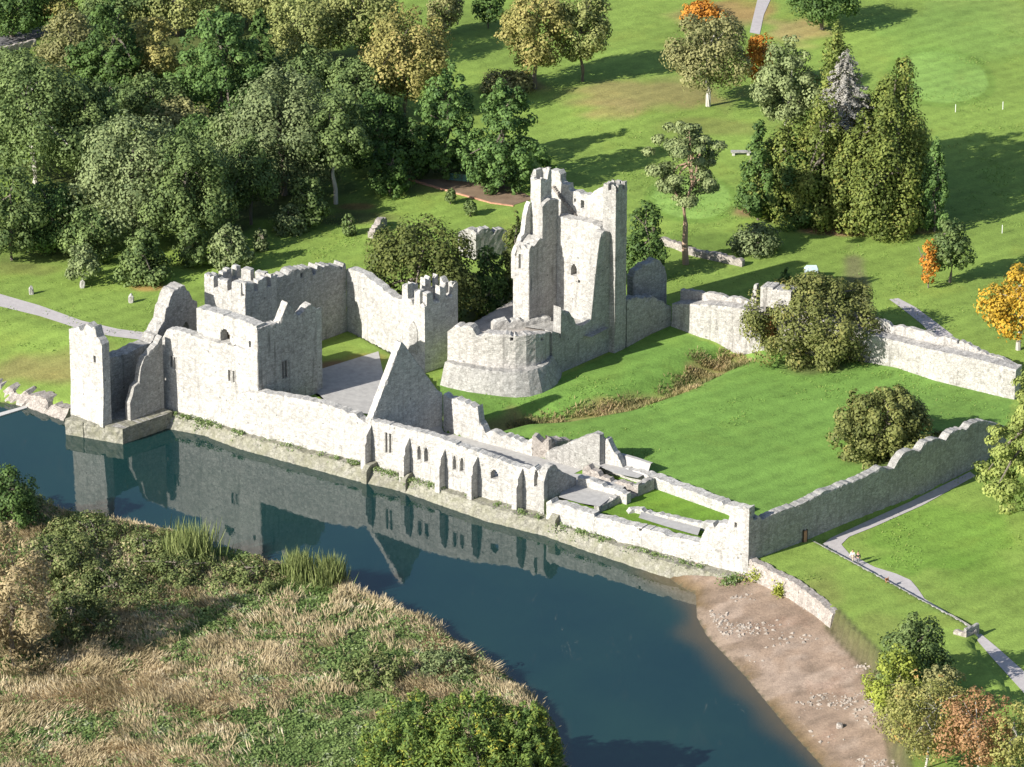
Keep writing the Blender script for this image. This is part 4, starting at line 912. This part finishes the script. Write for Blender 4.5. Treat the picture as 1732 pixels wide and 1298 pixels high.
# reed clumps
def blades(name, pts, hgt, lean, wid, mat, r, parent=None, drift=None):
    n = len(pts); L_ = hgt*r.uniform(.55,1.15,n); an = r.random(n)*2*np.pi
    if drift is not None: an = drift[0]*7+r.normal(size=n)*.6; L_ = L_*(.45+drift[1]*1.1)
    le = lean*r.random(n)
    tip = pts+np.stack([np.cos(an)*le*L_, np.sin(an)*le*L_, L_], -1); a2 = r.random(n)*np.pi
    w = np.stack([np.cos(a2), np.sin(a2), np.zeros(n)], -1)*wid*.5; mid = pts*.45+tip*.55
    V = np.stack([pts, mid+w, tip, mid-w], 1).reshape(-1, 3)
    return V
for cx, cy, w, lb in ((322,950,48,'tall clump of green reeds at the river edge on the left'),(505,988,28,'left tuft of upright yellow green reeds on the near river bank'),(558,992,32,'right tuft of upright yellow green reeds on the near river bank')):
    r = np.random.default_rng(cx); x, y = P(cx, cy, 2.7); s = SC(y, 2); n = 900
    q = r.normal(size=(n,2))*np.array([w/s*.36, w/s*.40]); Z = height(x+q[:,0], y+q[:,1]); V = blades('', np.stack([q[:,0], q[:,1], Z-2.7], -1), 4.0 if cx < 400 else 3.4, .45, .12, None, r)
    o = quads('reed_clump', V, M['reed'], None, r.random(n)); o.location = (x, y, 2.7); tag(o, lb, 'reeds')
# wall plants
for i,(cx, cy, z, w, lb) in enumerate(((1290,975,3.4,26,'yellow green plants growing on the retaining wall at the castle corner'),(1318,1000,3.2,10,'small yellow plant tuft half way along the retaining wall'),(1240,984,2.5,22,'tangle of grey green weeds at the foot of the south-east corner'))):
    r = np.random.default_rng(cx); x, y = P(cx, cy, z); n = 700; q = r.normal(size=(n,3))*np.array([w/14*.5,.45,.45])
    o = quads('wall_plants', leafquads(q, r.normal(size=(n,3))+np.array([0,-.5,.8]), .22, 1.4, r), M['ivy' if i < 2 else 'weed'], None, r.random(n)); o.location = (x, y-.5, z+.3); tag(o, lb, None, None, 'stuff')

# meadow: dry grass and weeds that nobody could count
r = np.random.default_rng(99)
def scatter(n, x0, x1, y0, y1, fn):
    X = r.uniform(x0, x1, n); Y = r.uniform(y0, y1, n); k = fn(X, Y); return X[k], Y[k]
mn = lambda X, Y: vnoise(X, Y, 9, 21)*.42+vnoise(X, Y, 3, 22)*.30+vnoise(X, Y, 1.1, 23)*.28
okn = lambda X, Y: inside(X, Y, near) & ~inside(X, Y, river) & (segdist(X, Y, river) > .2)
edge = lambda X, Y: segdist(X, Y, river) < 4.5
X, Y = scatter(330000, -78, 22, -122, -44, lambda X, Y: okn(X, Y) & ((mn(X, Y)+r.normal(size=X.shape)*.07 > .47) | (edge(X, Y) & (X > -32) & (r.random(X.shape) < .9))))
V = blades('', np.stack([X, Y, height(X, Y)-.05], -1), .80, 1.6, .13, None, r, drift=(vnoise(X,Y,7,54), vnoise(X,Y,2.6,55)))
tag(quads('dry_grass', V, M['dry'], None, np.clip(vnoise(X,Y,2.2,51)*.75+r.random(len(X))*.35,0,1)), 'tall tan dry grass covering the near river bank', None, None, 'stuff')
X, Y = scatter(210000, -78, 22, -122, -44, lambda X, Y: okn(X, Y) & (mn(X, Y)+r.normal(size=X.shape)*.10 < .56))
n = len(X); pp = np.stack([X, Y, height(X, Y)+r.random(n)*.5*vnoise(X,Y,1.7,52)*1.6], -1)
tag(quads('green_weeds', leafquads(pp, r.normal(size=(n,3))*.5+np.array([0,-.2,1]), .26, 1.5, r), M['weed'], None, np.clip(vnoise(X,Y,1.6,53)*.8+r.random(n)*.3-.05,0,1)), 'green weeds and nettles between the dry grass of the near bank', None, None, 'stuff')
xa, ya = P(830,706,5); xb, yb = P(1240,580,5)
X, Y = scatter(60000, xa-3, xb+3, ya-3, yb+3, lambda X, Y: (segdist(X, Y, ditch, False) + r.normal(size=X.shape)*.7 < 3.0*np.clip((X-xa)/(xb-xa)+.1,0,1)*(.3+vnoise(X,Y,4,61))) & (vnoise(X,Y,1.5,62) > .42) & inside(X, Y, ward))
V = blades('', np.stack([X, Y, height(X, Y)-.03], -1), .65, 1.3, .14, None, r)
tag(quads('ditch_grass', V, M['rough'], None, np.clip(vnoise(X,Y,2.,63)*.8+r.random(len(X))*.4-.1,0,1)), 'rough brown grass in the shallow ditch below the keep', None, None, 'stuff')
lawnp = poly([(-60,440),(600,300),(1732,40),(1800,700),(1732,1240),(1480,1120),(1290,960),(1050,790),(760,640),(590,450),(240,600),(-60,600)], 5)
X, Y = scatter(260000, -90, 90, -75, 165, lambda X, Y: inside(X, Y, lawnp) & (vnoise(X,Y,6,64)*.5+vnoise(X,Y,1.6,65)*.5+r.normal(size=X.shape)*.06 > .66) & (segdist(X,Y,river) > 3) & (vnoise(X,Y,37,66) > .35))
Z = height(X, Y); k = (Z > 4.2) & (Z < 7); X, Y, Z = X[k], Y[k], Z[k]
V = blades('', np.stack([X, Y, Z-.03], -1), .26, 1.2, .12, None, r)
M['turf'] = foliage('turf_blades', (.13,.23,.045), (.22,.33,.07), (.32,.34,.11))
tag(quads('lawn_tufts', V, M['turf'], None, r.random(len(X))), 'coarser tufts of grass scattered over the lawns', None, None, 'stuff')
L_ = poly([(285,694),(353,712),(410,730),(600,780),(685,804),(739,820),(831,846),(930,878),(1000,902),(1119,938),(1225,966)], 3.25); L_ = np.array(L_)
sg = r.integers(0, len(L_)-1, 90); q = r.random(90)[:,None]; c_ = L_[sg]*(1-q)+L_[sg+1]*q; k = np.repeat(np.arange(90), 60); nn_ = len(k)
sz = r.random(90)**2*.8+.15
pp = np.stack([c_[k,0]+r.normal(size=nn_)*sz[k]*.9, c_[k,1]-.35+r.normal(size=nn_)*.22, 3.2-np.abs(r.normal(size=nn_))*sz[k]*1.1+.15], -1)
tag(quads('ledge_weeds', leafquads(pp, r.normal(size=(nn_,3))*.6+np.array([-.3,-.7,.6]), .17, 1.4, r), M['weed'], None, r.random(nn_)), 'small green weeds growing along the stone footing above the river', None, None, 'stuff')
# beach stones
X, Y = scatter(16000, *P(1120,1000,1)[:1], P(1560,1298,1)[0], P(1500,1330,1)[1], P(1200,960,2)[1], lambda X, Y: inside(X, Y, beach) & (segdist(X,Y,river) > 1.5) & (vnoise(X,Y,4,71)+r.normal(size=X.shape)*.1 > .73))
Vv = []; Fz = height(X, Y); base = np.array([(1,0,0),(0,1,0),(-1,0,0),(0,-1,0),(0,0,1)])
Ff = []
for i in range(len(X)):
    s_ = .05+.30*r.random()**3; b = len(Vv); an = r.random()*6.28; c_, q_ = math.cos(an), math.sin(an)
    for v in base*np.array([s_*1.3, s_, s_*.7]): Vv.append((X[i]+v[0]*c_-v[1]*q_, Y[i]+v[0]*q_+v[1]*c_, Fz[i]+v[2]-.02))
    Ff += [(b,b+1,b+4),(b+1,b+2,b+4),(b+2,b+3,b+4),(b+3,b,b+4)]
tag(mesh('pebbles', Vv, Ff, M['pebble']), 'scattered stones lying on the brown mud beach', None, None, 'stuff')

# ------------------------------------------------------------------ small things
def lump(name, x, y, z, sx, sy, sz, mat, label, cat, seed, group=None):
    r = np.random.default_rng(seed); import bmesh
    bm = bmesh.new(); bmesh.ops.create_icosphere(bm, subdivisions=2, radius=1)
    for v in bm.verts:
        k = 1+r.normal()*.09; v.co = Vector((max(-.8,min(.8,v.co.x))*sx*k, max(-.75,min(.75,v.co.y))*sy*k, (max(-.6,v.co.z)+.5)*sz*k))
    me = bpy.data.meshes.new(name); bm.to_mesh(me); bm.free(); o = link(name, me, mat); o.location = (x, y, z); return tag(o, label, cat, group)
for i, (px_, py_, w, h_, lb) in enumerate(((53,498,.4,1.1,'small upright stone on the lawn above the left path'),(222,512,.45,1.1,'upright stone on the lawn just left of the hall'),(140,487,.45,1.1,'upright stone below the small pale grey tree'))):
    x, y = P(px_, py_, 5); lump('standing_stone', x, y, hz(x, y)-.1, w, .35, h_*.85, gy, lb, 'standing stone', i+1)
for i, (px_, py_, sx, lb) in enumerate(((1150,1003,.8,'dark rock at the corner where the river meets the mud beach'),(1134,990,.6,'pale rock at the water line below the river wall'),(1420,1238,.5,'dark stone lying on the lower mud beach'))):
    x, y = P(px_, py_, 1.8); lump('rock', x, y, hz(x, y)-.1, sx, .5, .45, ru, lb, 'rock', 10+i)
# stone bench on the far lawn, and stakes on the golf course
x, y = P(1253,262,5); z = hz(x, y); r0 = root('stone_bench', (x, y, z), 'small pale stone bench on the far lawn left of the cypress clump', 'bench')
V, Fc = boxv(x-1.5,x+1.5,y-.4,y+.4,z+.45,z+.65); mesh('seat', V, Fc, gy, r0)
for q in (-1.1, 1.1): V, Fc = boxv(x+q-.2,x+q+.2,y-.3,y+.3,z-.1,z+.45); mesh('leg', V, Fc, M['concrete'], r0)
stk = None
for i, (px_, py_, lb) in enumerate(((1616,192,'thin white stake on the golf course below the round green'),(1696,188,'thin white stake near the right edge of the golf course'),(1695,395,'thin white stake on the fairway below the cypress shadow'))):
    x, y = P(px_, py_, 5); V, Fc = tube([(0,0,-.1),(0,0,1.2),(0,0,1.3)], [.05,.05,.02], 6)
    if stk is None: stk = mesh('white_stake', V, Fc, M['white']); o = stk
    else: o = stk.copy(); COL.objects.link(o)
    o.location = (x, y, hz(x, y)); tag(o, lb, 'stake', 'white stakes on the golf course')
# small shelter behind the gateway
x, y = P(1372,470,5); z = hz(x, y); r0 = root('garden_shelter', (x, y, z), 'tiny pale blue roofed shelter on the lawn behind the gateway', 'shelter')
mesh('roof', [(x-1.0,y-.8,z+1.2),(x+1.0,y-.8,z+1.2),(x+1.0,y+.8,z+1.2),(x-1.0,y+.8,z+1.2),(x-.7,y,z+1.9),(x+.7,y,z+1.9)], [(0,1,5,4),(2,3,4,5),(1,2,5),(3,0,4),(0,3,2,1)], M['glass_blue'], r0)
for qx in (-.85,.85):
    for qy in (-.65,.65): V, Fc = boxv(x+qx-.06,x+qx+.06,y+qy-.06,y+qy+.06,z-.1,z+1.2); mesh('post', V, Fc, M['white'], r0)
# teal netting fence by the firs
xa, ya = P(757,306,5); xb, yb = P(818,312,5); za = hz(xa, ya); r0 = root('netting_fence', (xa, ya, za), 'low teal netting fence between the firs and the soil bed', 'fence')
mesh('netting', [(xa,ya,za),(xb,yb,za),(xb,yb,za+1.1),(xa,ya,za+1.1),(xa,ya+.04,za),(xb,yb+.04,za),(xb,yb+.04,za+1.1),(xa,ya+.04,za+1.1)], [(0,1,2,3),(5,4,7,6),(3,2,6,7),(0,3,7,4),(1,5,6,2)], M['teal'], r0)
for i in range(6):
    q = i/5; V, Fc = boxv(xa+(xb-xa)*q-.05,xa+(xb-xa)*q+.05,ya+(yb-ya)*q-.06,ya+(yb-ya)*q+.1,za-.1,za+1.25); mesh('post', V, Fc, M['bark'], r0)

# people: one skinned surface for the body, clothes grown on the same skeleton
def skin(name, J, E, mat, parent, rt=0):
    me = bpy.data.meshes.new(name); me.from_pydata([j[0] for j in J], E, []); o = bpy.data.objects.new(name, me); COL.objects.link(o); o.parent = parent
    me.materials.append(mat); m = o.modifiers.new('skin', 'SKIN'); sv = me.skin_vertices
    if not sv: 
        bpy.context.view_layer.objects.active = o
    for i, j in enumerate(J):
        me.skin_vertices[0].data[i].radius = (j[1], j[1]*(j[2] if len(j) > 2 else 1)); me.skin_vertices[0].data[i].use_root = (i == rt)
    s = o.modifiers.new('sub', 'SUBSURF'); s.levels = s.render_levels = 1; return o
def person(px_, py_, rot, label, top, legs, sc=1.0, hat=None):
    x, y = P(px_, py_, 4.6); z = hz(x, y)+.05; o = bpy.data.objects.new('person', None); COL.objects.link(o)
    o.location = (x, y, z); o.rotation_euler = (0,0,rot); o.scale = (sc,)*3; tag(o, label, 'person')
    sk_ = [((0,0,.95),.15,.75),((0,0,1.15),.14,.7),((0,0,1.38),.17,.65),((0,.01,1.50),.06),((0,.02,1.60),.095),((0,.03,1.72),.09)]
    E = [(0,1),(1,2),(2,3),(3,4),(4,5)]
    J = list(sk_)
    for sgn, st_ in ((-1,.22),(1,-.22)):
        b = len(J); J += [((sgn*.1,0,.88),.10),((sgn*.1,st_*.5,.5),.07),((sgn*.1,st_*1.1+(-.05 if st_<0 else 0),.09),.045),((sgn*.1,st_*1.1+.15,.04),.04)]
        E += [(0,b),(b,b+1),(b+1,b+2),(b+2,b+3)]
        b = len(J); J += [((sgn*.2,0,1.40),.06),((sgn*.26,-st_*.35,1.13),.045),((sgn*.27,-st_*.9+.1,.90),.032),((sgn*.27,-st_*.9+.13,.83),.034,.6)]
        E += [(2,b),(b,b+1),(b+1,b+2),(b+2,b+3)]; palm = b+3; c = J[palm][0]
        for k in range(4):
            f = len(J); ox = (k-1.5)*.02; ln = (.06,.075,.07,.055)[k]
            J += [((c[0]+.005,c[1]+ox+.0,c[2]-.04),.009),((c[0]+.01,c[1]+ox+.01,c[2]-.04-ln),.008)]; E += [(palm,f),(f,f+1)]
        f = len(J); J += [((c[0],c[1]+.045,c[2]-.01),.011),((c[0],c[1]+.055,c[2]-.05),.009)]; E += [(palm,f),(f,f+1)]
    skin('body', J, E, M['skin'], o)
    # nose and hair
    T_ = [((0,0,.98),.165,.78),((0,0,1.15),.16,.72),((0,0,1.38),.19,.68)]; Et = [(0,1),(1,2)]
    Lg = [((0,0,.93),.16,.8)]; El = []
    for sgn, st_ in ((-1,.22),(1,-.22)):
        b = len(T_); T_ += [((sgn*.2,0,1.40),.075),((sgn*.26,-st_*.35,1.13),.06),((sgn*.27,-st_*.85+.09,.93),.045)]; Et += [(2,b),(b,b+1),(b+1,b+2)]
        b = len(Lg); Lg += [((sgn*.1,0,.86),.115),((sgn*.1,st_*.5,.5),.085),((sgn*.1,st_*1.1+(-.05 if st_<0 else 0),.12),.06)]; El += [(0,b),(b,b+1),(b+1,b+2)]
    skin('jacket', T_, Et, M[top], o); skin('trousers', Lg, El, M[legs], o)
    skin('hair', [((0,-.02,1.66),.08),((0,-.02,1.76),.09),((0,.02,1.80),.06)], [(0,1),(1,2)], M[hat or 'hair'], o)
    return o
def ensure_skin():
    pass
# skin vertex layers need the modifier operator-free route: make one layer by bmesh
_old = bpy.data.meshes.new
def skin(name, J, E, mat, parent, rt=0):
    import bmesh
    bm = bmesh.new(); lay = bm.verts.layers.skin.verify(); vs = []
    for i, j in enumerate(J):
        v = bm.verts.new(j[0]); k = j[2] if len(j) > 2 else 1; v[lay].radius = (j[1], j[1]*k); v[lay].use_root = (i == rt); vs.append(v)
    for a, b in E: bm.edges.new((vs[a], vs[b]))
    me = bpy.data.meshes.new(name); bm.to_mesh(me); bm.free(); me.materials.append(mat)
    o = bpy.data.objects.new(name, me); COL.objects.link(o); o.parent = parent
    o.modifiers.new('skin', 'SKIN'); s = o.modifiers.new('sub', 'SUBSURF'); s.levels = s.render_levels = 1; return o
person(1442,950,R(150),'person in a white top and tan trousers walking on the tarmac path','cloth_white','cloth_tan',1.0)
person(1451,954,R(160),'person in dark clothes walking on the path, right of the one in white','cloth_dark','cloth_grey',1.05)
x, y = P(1500,991,4.6); o = bpy.data.objects.new('dog', None); COL.objects.link(o); o.location = (x, y, hz(x,y)+.05); o.rotation_euler = (0,0,R(150)); tag(o, 'small russet dog trotting along the path behind the two walkers', 'dog')
J = [((0,-.25,.42),.10),((0,0,.42),.115),((0,.22,.42),.13),((0,.34,.52),.07),((0,.42,.62),.075),((0,.53,.59),.035),((0,-.36,.50),.03),((0,-.5,.62),.02)]
E = [(0,1),(1,2),(2,3),(3,4),(4,5),(0,6),(6,7)]
for sx in (-1,1):
    b = len(J); J += [((sx*.07,.24,.30),.045),((sx*.07,.22,.16),.028),((sx*.07,.25,.02),.024)]; E += [(2,b),(b,b+1),(b+1,b+2)]
    b = len(J); J += [((sx*.07,-.22,.30),.06),((sx*.07,-.34,.17),.028),((sx*.07,-.29,.02),.024)]; E += [(0,b),(b,b+1),(b+1,b+2)]
    b = len(J); J += [((sx*.05,.40,.70),.02),((sx*.06,.38,.75),.012)]; E += [(4,b),(b,b+1)]
skin('body', J, E, M['fur'], o, 1)
for o in S.objects:
    if '_w' in o: del o['_w']
